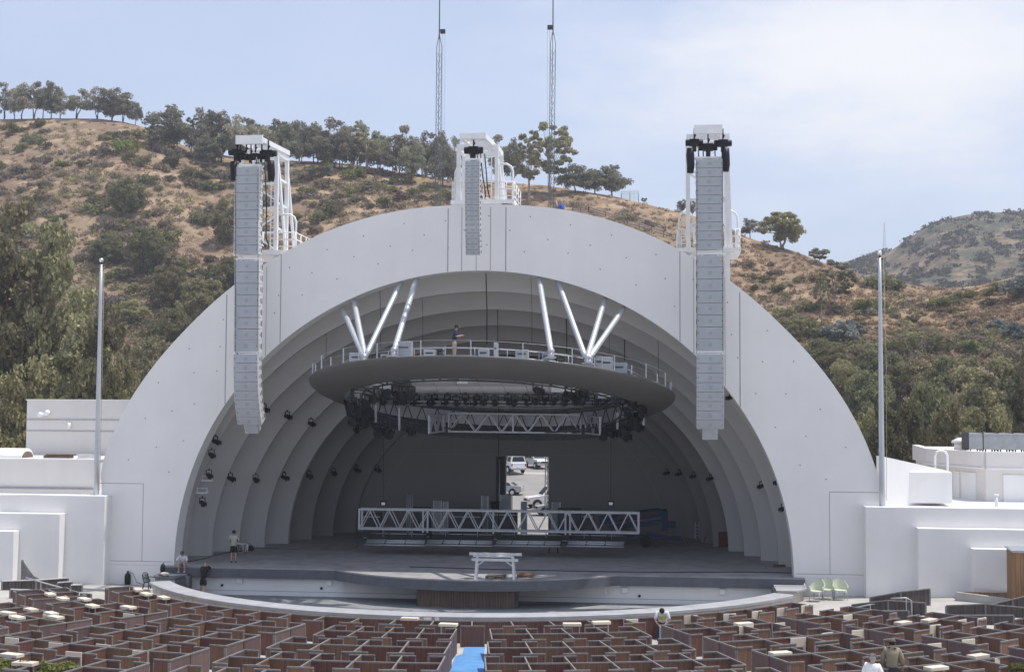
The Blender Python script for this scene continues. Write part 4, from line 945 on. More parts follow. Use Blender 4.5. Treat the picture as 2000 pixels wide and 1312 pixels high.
fence('dark plank fence by the sloping hand rail on the left', [(138, 1142, 1158), (160, 1141, 1158)])
fence('long fence with white rail before the left boxes', [(20, 1150, 1168), (96, 1153, 1168), (178, 1158, 1170)])
fence('tall rising weathered fence against the right wing wall', [(1700, 1166, 1192), (1760, 1155, 1188), (1816, 1149, 1181)])
fence('dark weathered fence with bent hand rail on the right', [(1664, 1180, 1195), (1735, 1172, 1199), (1808, 1177, 1201)])
fence('dark weathered fence before the pale ramp on the far right', [(1848, 1182, 1201), (1925, 1179, 1203), (2010, 1187, 1206)])
fence('high weathered fence rising past the cedar kiosk', [(1938, 1180, 1200), (1978, 1170, 1199), (2020, 1160, 1197)])
fence('low weathered fence in front of the right ramp', [(1634, 1193, 1207), (1775, 1192, 1212)])
fence('low weathered fence nearest the right corner boxes', [(1816, 1201, 1217), (1980, 1201, 1220)])
def screen(label, pts):
    t = thing('wall_screen', label, 'fence', at(pts[0][0], pts[0][1], pts[0][2]), 'curved screens at the wing walls')
    q = MB()
    for (a, pta, Ya, pba), (b, ptb, Yb, pbb) in zip(pts, pts[1:]):
        A, B = at(a, pta, Ya), at(b, ptb, Yb); wallseg(q, (A.x, A.y), (B.x, B.y), A.z, B.z, gz(A.x, A.y)-.1, .06)
    q.build('boards', RAILW, t)
    q = MB(); A, B = at(*pts[0][:3]), at(*pts[-1][:3]); q.box((A.x, A.y, A.z/2), (.1, .1, A.z)); q.build('post', RAILW, t)
screen('narrow curved grey screen at the left wing wall', [(44, 1093, -3.0, 0), (54, 1108, -3.05, 0), (66, 1124, -3.1, 0), (80, 1131, -3.2, 0)])
def handrail(label, pts, Y, lowers=1):
    P = [at(px, py, Y) for px, py in pts]; t = thing('hand_rail', label, 'hand rail', P[0], 'grey pipe hand rails')
    q = MB(); q.tube(P, .035, 8); q.build('rail', RAILW if False else ALUD, t)
    for p in P[1::2]:
        q = MB(); q.tube([p, (p.x, p.y, gz(p.x, p.y)-.1)], .03, 6); q.build('post', ALUD, t)
handrail('long sloping pipe hand rail above the left boxes', [(50, 1127), (80, 1136), (120, 1147), (155, 1157)], -6.5)
handrail('second sloping pipe hand rail beside the left boxes', [(95, 1152), (125, 1163), (165, 1176)], -10.5)
handrail('bent pipe hand rail on the right ramp', [(1660, 1188), (1700, 1180), (1745, 1173), (1757, 1178), (1757, 1190)], -6.0)
handrail('taller bent pipe hand rail behind the right ramp', [(1740, 1168), (1770, 1167), (1780, 1172), (1781, 1205)], -7.0)
t = thing('ramp_wall', 'low pale concrete ramp wall under the cedar kiosk', 'low wall', ground(1868, 1175)); A, B, C_ = ground(1868, 1172), ground(2000, 1185), ground(2010, 1160)
q = MB(); wallseg(q, (A.x, A.y), (B.x, B.y), at(1868, 1155, A.y).z, at(2000, 1172, B.y).z, A.z-.2, .2); q.build('front_wall', CONC, t)
q = MB(); wallseg(q, (A.x+.1, A.y+.1), (B.x+.5, A.y+.5), at(1868, 1155, A.y).z, at(1868, 1155, A.y).z-.05, A.z-.2, .15); q.build('back_wall', PLANKW, t)

# ---------------------------------------------------------------- things on the stage
def floor(px, py): return atz(px, py, ZD)
p0, p1 = floor(931, 1129), floor(1004, 1131); c = (p0+p1)/2; c.y -= .1
t = thing('work_table', 'tall white painted wooden trestle on the front of the stage', 'trestle', c)
hh = at(960, 1082, c.y).z-ZD; Lx = (p1.x-p0.x)/2
for sx in (-1, 1):
    for sy in (-1, 1):
        q = MB(); q.beam((c.x+sx*(Lx+.02), c.y+sy*.28, ZD), (c.x+sx*(Lx-.06), c.y+sy*.14, ZD+hh-.08), .11, .06, up=(0, 1, 0)); q.build('leg', WOODW, t)
    q = MB(); q.beam((c.x+sx*(Lx-.08), c.y-.12, ZD+hh*.55), (c.x+sx*(Lx-.55), c.y-.12, ZD+hh-.2), .09, .05); q.build('brace', WOODW, t)
q = MB(); q.box((c.x, c.y+.12, ZD+hh), (2*Lx+.75, .12, .13)); q.box((c.x, c.y-.14, ZD+hh-.26), (2*Lx+.45, .06, .13)); q.box((c.x-.1, c.y, ZD+hh-.1), (2*Lx+.1, .3, .05)); q.build('top_beam', WOODW, t)
for i, (px, py, w, m_, lab) in enumerate(((968, 1128, .95, PLANKW, 'brown wooden pallet lying flat between the white trestle legs'), (1027, 1125, .85, SLATW, 'yellowish wooden pallet lying flat beside the white trestle'))):
    p = floor(px, py); t = thing('pallet', lab, 'pallet', p); q = MB()
    for k in range(6): q.box((p.x, p.y-.42+k*.17, ZD+.11), (w, .12, .025))
    q.build('boards', m_, t); q = MB()
    for dx in (-.45, 0, .45): q.box((p.x+dx*w, p.y, ZD+.05), (.08, .95, .095))
    q.build('bearers', m_, t)
q = MB(); rows = [floor(px, py) for px, py in ((800, 1107), (900, 1110), (1000, 1113), (1150, 1116), (1300, 1118), (1450, 1117), (1556, 1119))]
q.tube([p+Vector((0, 0, .02)) for p in rows], .025, 5); tag(q.build('floor_cable', BLACK), 'long dark cable lying across the front of the stage floor', 'cable')
q = MB(); q.tube([floor(px, py)+Vector((0, 0, .02)) for px, py in ((362, 1098), (395, 1092), (425, 1083), (445, 1079), (474, 1076))], .022, 5); tag(q.build('floor_cable', BLACK), 'dark cable on the stage floor behind the seated man', 'cable')
q = MB(); q.tube([floor(px, py)+Vector((0, 0, .02)) for px, py in ((490, 1069), (560, 1072), (640, 1074), (680, 1074), (697, 1068), (700, 1058))], .02, 5); tag(q.build('floor_cable', mat('orange_cable', (.25, .12, .05), .7)), 'brownish cable curling over the stage floor left of the truss', 'cable')
def simple(name, label, cat, parts, group=None):
    t = thing(name, label, cat, parts[0][1], group)
    for nm, c_, d_, m_ in parts: q = MB(); q.box(c_, d_, rz=0); q.build(nm, m_, t, bevel=.012)
    return t
p = floor(471, 1082); t = thing('wooden_stool', 'small wooden trestle stool beside the standing man', 'stool', p)
q = MB(); q.box(p+Vector((0, 0, .62)), (.55, .4, .06)); q.build('seat', WOODW, t)
for sx in (-1, 1):
    for sy in (-1, 1): q = MB(); q.beam(p+Vector((sx*.28, sy*.2, 0)), p+Vector((sx*.2, sy*.12, .6)), .05); q.build('leg', PLANKW, t)
p = floor(479, 1076); t = thing('bucket', 'white plastic bucket with a wire handle by the stool', 'bucket', p); q = MB(); q.tube([p, p+Vector((0, 0, .42))], [.16, .2], 12); q.build('body', WHITE, t); q = MB(); q.tube([p+Vector((-.2, 0, .4)), p+Vector((0, -.05, .6)), p+Vector((.2, 0, .4))], .012, 5); q.build('handle', DKGREY, t)
p = floor(487, 1075); t = thing('tool_bag', 'black tool bag on the stage floor next to the bucket', 'bag', p); q = MB(); q.prism([(p.x-.28, ZD), (p.x+.28, ZD), (p.x+.2, ZD+.3), (p.x-.2, ZD+.34)], 'y', p.y-.12, p.y+.12); q.build('body', BLACK, t, bevel=.04); q = MB(); q.tube([p+Vector((-.15, 0, .3)), p+Vector((0, 0, .46)), p+Vector((.15, 0, .3))], .02, 5); q.build('handle', BLACK, t)
# grey board stands, cases and pipes behind the truss
Yb = 16.5
for i, (pa_, pb_, pt) in enumerate(((847, 862, 977), (866, 875, 979), (941, 953, 968), (978, 1000, 966), (1018, 1029, 979), (1078, 1094, 980))):
    a, b = at(pa_, pt, Yb), at(pb_, pt, Yb); w = b.x-a.x; t = thing('board_stand', '%s tall grey board stand from the left behind the truss' % nth(i), 'board stand', ((a.x+b.x)/2, Yb, ZD), 'grey board stands at the back of the stage')
    q = MB(); q.box(((a.x+b.x)/2, Yb, (a.z+ZD+.5)/2), (w*.86, .05, a.z-ZD-.5)); q.build('board', GREYP, t)
    for x in (a.x, b.x):
        q = MB(); q.box((x, Yb, (a.z+ZD)/2), (.06, .08, a.z-ZD)); q.box((x, Yb, ZD+.03), (.08, .6, .05)); q.build('post', ALU, t)
t = thing('waste_bin', 'black tapered bin standing on a case behind the truss', 'bin', at(966, 1000, 15.8)); a = at(966, 980, 15.8); zc = at(966, 996, 15.8).z; q = MB(); q.tube([(a.x, 15.8, zc), (a.x, 15.8, a.z)], [.22, .3], 14); q.build('body', BLACK, t); q = MB(); q.tube([(a.x, 15.8, a.z), (a.x, 15.8, a.z+.05)], [.33, .33], 14); q.build('rim', BLACK, t)
zc = at(966, 996, 15.8).z
for i, (pa_, pb_, pt, Y) in enumerate(((712, 745, 1000, 15.5), (804, 840, 990, 16.8), (880, 940, 1000, 15.9), (955, 1010, 996, 15.9), (1090, 1135, 992, 15.6), (1138, 1160, 1000, 15.0))):
    a, b = at(pa_, pt, Y), at(pb_, pt, Y); t = thing('road_case', '%s dark road case from the left behind the low truss' % nth(i), 'road case', ((a.x+b.x)/2, Y, ZD), 'dark cases at the back of the stage')
    q = MB(); q.box(((a.x+b.x)/2, Y, (a.z+ZD+.1)/2), (b.x-a.x, .8, a.z-ZD-.1)); q.build('body', DKGREY, t, bevel=.02); q = MB(); q.box(((a.x+b.x)/2, Y-.41, a.z-.25), (b.x-a.x+.02, .03, .05)); q.box(((a.x+b.x)/2, Y-.41, ZD+.2), (b.x-a.x+.02, .03, .05)); q.build('edge_trim', ALUD, t)
    for x in (a.x+.15, b.x-.15): q = MB(); q.tube([(x-.03, Y-.3, ZD+.06), (x+.03, Y-.3, ZD+.06)], .06, 8); q.build('castor', BLACK, t)
for i in range(5): pass
t = thing('pipe_rack', 'bundle of upright dark pipes standing left behind the truss', 'pipe rack', (at(800, 1000, 15).x, 15, ZD)); q = MB()
for k in range(4): a = at(795+k*3.6, 963, 15); q.tube([(a.x, 15, ZD), (a.x, 15, a.z)], .045, 6)
q.build('pipes', ALUD, t); q = MB(); a = at(801, 1020, 15); q.box((a.x, 15, ZD+.1), (.7, .6, .2)); q.build('base', BLACK, t)
p = floor(1081, 1079); t = thing('step_stool', 'small blue folding step stool under the louvre panels', 'step stool', p)
q = MB(); q.box(p+Vector((0, 0, .36)), (.5, .3, .05)); q.build('top', BLUEP, t)
for sx in (-1, 1): q = MB(); q.beam(p+Vector((sx*.27, -.15, 0)), p+Vector((sx*.22, -.05, .36)), .04); q.beam(p+Vector((sx*.27, .15, 0)), p+Vector((sx*.22, .05, .36)), .04); q.build('leg', BLUEP, t)
# blue boom lift
t = thing('boom_lift', 'blue towable boom lift with folded arm parked at the stage right rear', 'boom lift', (at(1250, 1045, 14.5).x, 14.5, ZD))
q = MB(); a, b = at(1171, 1015, 14.5), at(1303, 1000, 14.5); q.beam(a, b, .45, .48); c_, d_ = at(1190, 1030, 14.6), at(1300, 1018, 14.6); q.beam(c_, d_, .4, .32); q.beam(at(1298, 996, 14.5), at(1298, 1035, 14.5), .4, .34); q.build('boom_arm', BLUEP, t, bevel=.03)
q = MB(); q.box(at(1312, 1024, 14.5), (.5, .5, .38)); q.build('counterweight', BLUEP, t, bevel=.03)
q = MB(); a, b = at(1150, 1042, 14.5), at(1330, 1050, 14.5); q.beam(a, b, .7, .16); q.beam(at(1262, 1040, 14.5), at(1335, 1054, 14.5), .16); q.build('chassis', BLUEP, t)
for px in (1262, 1172):
    for dy in (-.55, .55): a = at(px, 1046, 14.5); q = MB(); q.tube([(a.x, 14.5+dy-.12, ZD+.36), (a.x, 14.5+dy+.12, ZD+.36)], .36, 16); q.build('wheel', RUBBER, t)
q = MB(); a, b = at(1205, 1009, 14.2), at(1228, 1006.5, 14.2); q.beam(a, b, .012, .16); a, b = at(1248, 1005, 14.2), at(1282, 1001.5, 14.2); q.beam(a, b, .012, .16); q.build('decal', mat('decal_red', (.09, .03, .035), .6), t)
q = MB(); q.tube([at(1195, 1010, 14.3), at(1240, 998, 14.2), at(1285, 993, 14.2), at(1302, 998, 14.2)], .04, 6); q.build('hose', BLACK, t)
for i in range(3):
    p = floor(1325+i*8, 1046); t = thing('small_case', '%s small dark case from the left in the right rear corner of the stage' % nth(i), 'case', p, 'small cases in the right rear corner'); q = MB(); q.box(p+Vector((0, 0, .3+.15*i)), (.3, .4, .6+.3*i)); q.build('body', DKGREY, t, bevel=.02); q = MB(); q.box(p+Vector((0, -.21, .4)), (.14, .03, .05)); q.build('handle', ALUD, t)
p = floor(1362, 1052); t = thing('step_ladder', 'small white step ladder leaning at the right shell rings', 'step ladder', p)
for sx in (-1, 1): q = MB(); q.beam(p+Vector((sx*.16, 0, 0)), p+Vector((sx*.12, .3, 1.1)), .045); q.build('stile', ALU, t)
q = MB()
for k in range(1, 5): q.box(p+Vector((0, .3*k*.2, .22*k)), (.3, .1, .03))
q.build('tread', ALU, t)
p = floor(1380, 1058); t = thing('lamp_stand', 'thin dark lighting stand on wheels by the right shell rings', 'light stand', p)
q = MB(); q.tube([p+Vector((0, 0, .2)), p+Vector((0, 0, 2.1))], .035, 6); q.build('pole', DKGREY, t)
q = MB()
for k in range(3): a_ = k*2.1; q.beam(p+Vector((0, 0, .5)), p+Vector((.4*math.cos(a_), .4*math.sin(a_), .03)), .035)
q.build('tripod', DKGREY, t); q = MB(); q.box(p+Vector((-.08, 0, 2.0)), (.4, .2, .16)); q.build('head', BLACK, t)
p = floor(1413, 1068); t = thing('red_cabinet', 'dark red cabinet tucked between the right shell rings', 'cabinet', p); q = MB(); q.box(p+Vector((0, .3, .48)), (.6, .5, .95)); q.build('body', mat('dark_red', (.10, .025, .025), .6), t, bevel=.015); q = MB(); q.box(p+Vector((0, .04, .5)), (.5, .02, .75)); q.build('door', mat('dark_red2', (.13, .03, .03), .5), t)
p = floor(1521, 1107); t = thing('brick_pile', 'few reddish blocks lying on the stage at right', 'blocks', p); 
for k in range(3): q = MB(); q.box(p+Vector((-.15+.18*k, .1*k, .06)), (.3, .16, .12), rz=.3*k); q.build('block', mat('red_block', (.22, .09, .06), .8), t)

# ---------------------------------------------------------------- chairs, barrier and small things on the apron
def armchair(label, p, rz, first):
    global GCH
    if first:
        t = thing('wicker_chair', label, 'chair', (0, 0, 0), 'pale green wicker chairs'); q = MB(); q.smooth = True; rows = []
        for k in range(7):
            z = .42+k*.09; rows.append([])
            for i in range(15):
                a_ = math.pi*(-.08+1.16*i/14); top = .66+.32*max(0, math.sin(a_))**1.3; zz = .42+(top-.42)*k/6; r = .31+.05*k/6; rows[-1].append((r*math.cos(a_), .04+r*math.sin(a_)*.95, zz))
        q.sheet(rows); q.sheet([[(x*.93, y*.93, z) for x, y, z in r] for r in rows]); q.sheet([rows[-1], [(x*.93, y*.93, z+.006) for x, y, z in rows[-1]]]); q.build('back_shell', GREENCH, t)
        q = MB(); q.prism([(.3*math.cos(a_), .02+.3*math.sin(a_)) for a_ in np.linspace(0, 2*math.pi, 20)[:-1]], 'z', .40, .47); q.build('seat', GREENCH, t)
        for sx in (-1, 1):
            for sy in (-1, 1): q = MB(); q.tube([(sx*.22, sy*.2, .42), (sx*.25, sy*.25, 0)], [.022, .016], 8); q.build('leg', ALUD, t)
        q = MB()
        for sx in (-1, 1): q.tube([(sx*.31, -.0, .42), (sx*.34, -.05, .66)], .03, 8)
        q.build('arm_front', GREENCH, t); GCH = t
    return place(GCH, first, p, rz, 1.06, label)
for i, (px, py, rz, lab) in enumerate(((1595, 1173, -.55, 'pale green wicker chair turned sideways, nearest the stage'), (1617, 1170, -.05, 'pale green wicker chair in the middle of the three'), (1642, 1171, .12, 'pale green wicker chair nearest the wing wall'))):
    p = ground(px, py); armchair(lab, p, rz, i == 0)
p = at(292, 1147, -1.9); p.z = gz(p.x, p.y); t = thing('plastic_chair', 'dark green plastic garden armchair beside the left corner block', 'chair', p); R_ = Matrix.Rotation(1.3, 3, 'Z')
def L(x, y, z): return p+R_@Vector((x, y, z))
DG = mat('dark_green_plastic', (.012, .022, .02), .4)
q = MB(); q.box(L(0, 0, .43), (.46, .44, .035), rz=1.3); q.build('seat', DG, t)
q = MB()
for k in range(6): q.beam(L(-.17+k*.068, .2, .46), L(-.19+k*.076, .3, .86-.02*abs(k-2.5)), .03, .015)
q.tube([L(-.23, .22, .46), L(-.24, .3, .8), L(-.12, .32, .9), L(.12, .32, .9), L(.24, .3, .8), L(.23, .22, .46)], .022, 6); q.build('backrest', DG, t)
for sx in (-1, 1):
    for sy in (-1, 1): q = MB(); q.tube([L(sx*.2, sy*.18, .43), L(sx*.26, sy*.27, 0)], [.035, .025], 6); q.build('leg', DG, t)
    q = MB(); q.tube([L(sx*.24, .27, .66), L(sx*.27, 0, .66), L(sx*.26, -.2, .62), L(sx*.25, -.24, .2)], .026, 6); q.build('arm', DG, t)
p = ground(249, 1141); t = thing('gas_bottle', 'black gas bottle with a hose standing by the arch pier', 'gas bottle', p); q = MB(); q.smooth = True; q.tube([p, p+Vector((0, 0, .05)), p+Vector((0, 0, .5)), p+Vector((0, 0, .6)), p+Vector((0, 0, .64))], [.14, .16, .16, .1, .05], 12); q.build('body', BLACK, t)
q = MB(); q.tube([p+Vector((0, 0, .64)), p+Vector((0, 0, .74))], .05, 8); q.build('valve', DKGREY, t); q = MB(); q.tube([p+Vector((.03, 0, .7)), p+Vector((.35, -.1, .6)), p+Vector((.6, -.2, .15)), p+Vector((1.0, -.2, .04))], .014, 5); q.build('hose', DKGREY, t)
p = at(307, 1160, -6.1); p.z = gz(p.x, p.y); t = thing('road_barrier', 'white plastic road barrier with orange stripes at the pit wall end', 'barrier', p)
q = MB(); q.box(p+Vector((0, 0, .3)), (.72, .09, .5)); q.build('board', WHITE, t, bevel=.02)
for sx in (-1, 1):
    q = MB(); q.box(p+Vector((sx*.32, 0, .36)), (.1, .14, .78)); q.build('leg', WHITE, t, bevel=.015); q = MB(); q.box(p+Vector((sx*.25, -.052, .42)), (.06, .012, .2), rot=Matrix.Rotation(.5*sx, 3, 'Y')); q.build('stripe', mat('orange_stripe', (.75, .25, .1), .6), t)
p = at(318, 1117, -1.2); p.z = 1.02; t = thing('loudspeaker_bag', 'black rounded loudspeaker under a strap on the left corner block', 'loudspeaker', p); q = MB(); q.ball(p+Vector((0, 0, .3)), .19, 12, (.8, .7, 1.5)); q.build('body', BLACK, t); q = MB(); q.tube([p+Vector((0, .05, .5)), p+Vector((.02, .05, .62))], .03, 6); q.build('handle', BLACK, t)
p = at(322, 1117, -1.9); p.z = 1.02; t = thing('white_sack', 'crumpled white and tan sack lying on the left corner block', 'sack', p); q = MB(); q.smooth = True
for k in range(4): q.ball(p+Vector((random.uniform(-.16, .16), random.uniform(-.1, .1), .1)), .13, 8, (1.2, 1, .8))
q.build('cloth', mat('sack_white', (.6, .57, .52), .9), t); q = MB(); q.box(p+Vector((-.2, -.05, .05)), (.2, .16, .1)); q.build('box', SLATW, t)
p = at(1571, 1138, -1.5); p.z = 1.02; t = thing('drink_bottle', 'small clear bottle standing on the right corner block', 'bottle', p); q = MB(); q.tube([p, p+Vector((0, 0, .18)), p+Vector((0, 0, .22)), p+Vector((0, 0, .27))], [.04, .04, .015, .015], 8); q.build('body', WHITE, t); q = MB(); q.tube([p+Vector((0, 0, .27)), p+Vector((0, 0, .3))], .018, 8); q.build('cap', BLUEP, t)

# ---------------------------------------------------------------- cars behind the stage door
def car(label, cat, p, rz, prof, cabin, L_, Wd, paint, wheel=.34, wins=(), lights='both', sc=1.0):
    """prof: side outline (x along the car, front = +x, z); cabin: upper outline set in at the top"""
    t = thing('parked_car', label, cat, p, 'cars parked behind the stage'); t.rotation_euler = (0, 0, rz); n = len(prof); o = Vector((0, 0, 0))
    WPOS[t.name] = Vector((0, 0, 0))
    q = MB(); w = Wd/2
    def lay(y, k): return [(x*(1-.015*k), y, z) for x, z in prof]
    rows = [lay(-w+.10, 1), lay(-w, 0), lay(w, 0), lay(w-.10, 1)]
    vs = [v for r in rows for v in r]; fs = [tuple(range(n))[::-1], tuple(range(3*n, 4*n))]
    for k in range(3): fs += [(k*n+i, k*n+(i+1) % n, (k+1)*n+(i+1) % n, (k+1)*n+i) for i in range(n)]
    q.add(vs, fs); q.build('body', paint, t, bevel=.035)
    (xa, za), (xb, zb), (xc, zc), (xd, zd) = cabin; wi = w-.06; wt = w-.24
    q = MB(); q.add([(xa, -wi, za), (xb, -wt, zb), (xc, -wt, zc), (xd, -wi, zd), (xa, wi, za), (xb, wt, zb), (xc, wt, zc), (xd, wi, zd)], [(0, 1, 2, 3), (7, 6, 5, 4), (0, 4, 5, 1), (1, 5, 6, 2), (2, 6, 7, 3), (0, 3, 7, 4)]); q.build('cabin', paint, t, bevel=.04)
    def P(f, g, s): # f along, g up on the cabin side
        xl = xa+(xb-xa)*g; xr = xd+(xc-xd)*g; z = (za+(zb-za)*g)*(1-f)+(zd+(zc-zd)*g)*f; y = wi+(wt-wi)*g; return Vector((xl+(xr-xl)*f, s*(y+.012), z))
    for s in (-1, 1):
        for f0, f1 in wins:
            q = MB(); vs = [P(f0, .16, s), P(f1, .16, s), P(f1, .84, s), P(f0, .84, s)]; q.add(vs, [(0, 1, 2, 3)]); q.build('side_window', GLASS, t)
    for nm, (x0, z0), (x1, z1), dx in (('rear_window', (xa, za), (xb, zb), -.012), ('windscreen', (xd, zd), (xc, zc), .012)):
        a0, a1 = .14, .88; q = MB(); vs = []
        for g, sgn in ((a0, -1), (a0, 1), (a1, 1), (a1, -1)): y = (wi+(wt-wi)*g)-.09; vs.append((x0+(x1-x0)*g+dx, sgn*y, z0+(z1-z0)*g+.008))
        q.add(vs, [(0, 1, 2, 3)]); q.build(nm, GLASS, t)
    xr, xf = prof[0][0], max(x for x, z in prof)
    for x in (xr+L_*.19, xf-L_*.18):
        for s in (-1, 1):
            q = MB(); q.smooth = True; q.tube([(x, s*(w-.2), wheel), (x, s*(w+.01), wheel)], wheel, 18); wh = q.build('wheel', RUBBER, t); q = MB(); q.tube([(x, s*(w), wheel), (x, s*(w+.02), wheel)], wheel*.62, 14); q.build('rim', CHR, wh)
            q = MB(); q.tube([(x, s*(w-.02), wheel+.02), (x, s*(w+.004), wheel+.02)], wheel*1.2, 18); q.build('wheel_arch', RUBBER, t)
    for s in (-1, 1):
        q = MB(); q.box((xr-.005, s*(w-.13), .98 if 'truck' in cat else .82), (.05, .14, .34)); q.build('tail_light', REDL, t)
        q = MB(); q.box((xf-.06, s*(w-.22), .74), (.12, .34, .17)); q.box((xf-.1, s*(w-.06), .74), (.14, .1, .12)); q.build('headlight', GLASS if lights == 'both' else AMBER, t)
    q = MB(); q.box((xr-.06, 0, .52), (.14, Wd*.94, .2)); q.build('rear_bumper', CHR if 'truck' in cat else paint, t); q = MB(); q.box((xf-.02, 0, .48), (.14, Wd*.94, .2)); q.build('front_bumper', CHR if 'truck' in cat else paint, t)
    q = MB(); q.box((xf-.01, 0, .76), (.06, Wd*.5, .2)); q.build('grille', BLACK, t); q = MB(); q.box((xr-.03, .1, .78), (.03, .32, .14)); q.build('number_plate', WHITE, t)
    t.scale = (sc,)*3; return t
suv = [(-2.3, .42), (-2.35, .95), (-2.2, 1.12), (.75, 1.12), (1.0, 1.1), (2.15, .98), (2.3, .75), (2.3, .42)]
sed = [(-2.3, .36), (-2.38, .8), (-2.2, 1.0), (-1.3, 1.02), (.9, .98), (2.05, .82), (2.28, .6), (2.28, .36)]
trk = [(-2.75, .55), (-2.78, 1.2), (-2.6, 1.25), (1.0, 1.25), (1.2, 1.22), (2.5, 1.12), (2.65, .85), (2.65, .5)]
def gpt(px, py):
    v = ray(px, py); tt = 60.
    for _ in range(60):
        P = EYE+v*tt; tt += (P[2]-gtot(P[0], P[1]))/(-v[2])*.5
    return Vector(EYE+v*tt)
def lotz(p): return Vector((p.x, p.y, gtot(p.x, p.y)+.012))
c1 = lotz(at(1006, 930, 86)); car('white pickup truck with camper shell seen from behind', 'pickup truck', c1+Vector((-.6, 0, 0)), math.radians(118), trk, [(-2.7, 1.24), (-2.5, 2.0), (.2, 2.0), (1.1, 1.23)], 5.4, 1.95, CARW, .4, ((.1, .38), (.42, .68), (.72, .93)))
c2 = lotz(at(1030, 920, 92)); car('silver wagon facing forward behind the white pickup', 'car', c2+Vector((1.2, 0, 0)), math.radians(-62), suv, [(-2.2, 1.1), (-1.9, 1.7), (.1, 1.7), (1.0, 1.1)], 4.6, 1.85, CARS, .35, ((.08, .4), (.44, .8)))
c3 = lotz(at(988, 962, 72)); car('silver sedan seen from its rear side on the back lot', 'car', c3+Vector((-.5, 0, 0)), math.radians(172), sed, [(-1.75, .98), (-1.1, 1.42), (.3, 1.42), (1.15, .97)], 4.6, 1.78, CARS, .33, ((.14, .46), (.5, .86)))
c4 = lotz(at(1062, 991, 53)); car('white van with long bonnet behind the stage door', 'car', c4+Vector((.6, .8, 0)), math.radians(200), suv, [(-2.2, 1.1), (-2.1, 1.95), (.3, 1.95), (1.05, 1.1)], 4.6, 1.9, CARW, .36, ((.06, .32), (.36, .62), (.66, .94)), 'amber', 1.06)
c5 = lotz(at(1072, 1002, 46)); car('silver hatchback nearest the open stage door', 'car', c5+Vector((1.0, -.6, 0)), math.radians(196), sed, [(-2.1, .98), (-1.6, 1.5), (.2, 1.5), (1.2, .97)], 4.5, 1.8, CARS, .34, ((.1, .45), (.5, .88)))

# ---------------------------------------------------------------- vegetation
def leaf_mesh(name, blobs, n, size, seed, up=.25, m=None):
    """leaf-sized quads scattered through the volume of many small clumps"""
    r = np.random.default_rng(seed); C = np.array([b[0] for b in blobs], float); Rd = np.array([b[1] for b in blobs], float)
    wgt = (Rd.prod(1))**.66; wgt /= wgt.sum(); k = r.choice(len(blobs), n, p=wgt)
    d = r.normal(size=(n, 3)); d /= np.linalg.norm(d, axis=1)[:, None]; rad = r.random(n)**.42
    P = C[k]+d*rad[:, None]*Rd[k]
    nr = r.normal(size=(n, 3))*.8+d*.7+np.array([0, 0, up]); nr /= np.linalg.norm(nr, axis=1)[:, None]
    t = np.cross(nr, r.normal(size=(n, 3))); t /= np.linalg.norm(t, axis=1)[:, None]; b = np.cross(nr, t)
    s = size*(.6+.8*r.random(n))[:, None]; a = s*t; bb = s*b*(.45+.4*r.random(n))[:, None]
    V = np.stack([P-a, P-bb*.9, P+a, P+bb*.9], 1).reshape(-1, 3)
    me = bpy.data.meshes.new(name); me.vertices.add(4*n); me.vertices.foreach_set('co', V.ravel()); me.loops.add(4*n); me.loops.foreach_set('vertex_index', np.arange(4*n, dtype=np.int32))
    me.polygons.add(n); me.polygons.foreach_set('loop_start', np.arange(0, 4*n, 4, dtype=np.int32)); me.polygons.foreach_set('loop_total', np.full(n, 4, dtype=np.int32)); me.update(calc_edges=True)
    if m: me.materials.append(m)
    return me
def crown_blobs(r, w, z0, z1, n, flat=.55, hollow=.0, lean=0.0, small=(.13, .24), shape='dome'):
    out = []
    for _ in range(n):
        while True:
            x, y, z = r.uniform(-1, 1), r.uniform(-1, 1), r.uniform(0, 1)
            e = {'dome': math.sqrt(max(0, 1-(max(z-.3, 0)/.72)**2))*(.55+.45*min(1, z/.35)), 'umbrella': math.sqrt(max(0, 1-(max(z-.15, 0)/.87)**2)), 'tall': (.35+.65*math.sin(math.pi*min(1, .12+z*.86)))}[shape]
            q = math.hypot(x, y)
            if q < e and q > hollow*e: break
        rr = r.uniform(*small)*w; out.append(((x*w+lean*z*w, y*w, z0+(z1-z0)*z), (rr*1.15, rr*1.15, rr*flat)))
    return out
def make_tree(name, cat, seed, h, w, base, n, size, shape, lm, bm, nb=26, flat=.55, lean=0.0, small=(.13, .24), trunk=.16, stems=1, hollow=.25):
    r = random.Random(seed); t = thing(name, 'x', cat, (0, 0, 0)); bl = crown_blobs(r, w, base, h-.25*small[1]*w, nb, flat, hollow, lean, small, shape)
    o = bpy.data.objects.new('crown', leaf_mesh('crown', bl, n, size, seed, m=lm)); S.collection.objects.link(o); o.parent = t
    q = MB()
    for s in range(stems):
        a = r.uniform(0, 6.28); ox, oy = (.25*w*math.cos(a), .25*w*math.sin(a)) if stems > 1 else (0, 0)
        mid = Vector((ox*.6+lean*w*.35+r.uniform(-.1, .1)*w, oy*.6, base*.85)); tp = Vector((ox+lean*w*.8, oy, base+(h-base)*.55))
        q.tube([(0, 0, -.6), Vector((ox*.3, oy*.3, base*.4))+Vector((r.uniform(-.06, .06)*w, 0, 0)), mid, tp], [trunk*1.3, trunk, trunk*.75, trunk*.3], 7)
        for c, rd in r.sample(bl, min(len(bl), 9)): 
            c = Vector(c); st = mid.lerp(tp, r.uniform(0, .6)); q.tube([st, st.lerp(c, .5)+Vector((0, 0, -.05*w)), c], [trunk*.42, trunk*.26, trunk*.1], 5)
    q.build('trunk', bm, t); return t
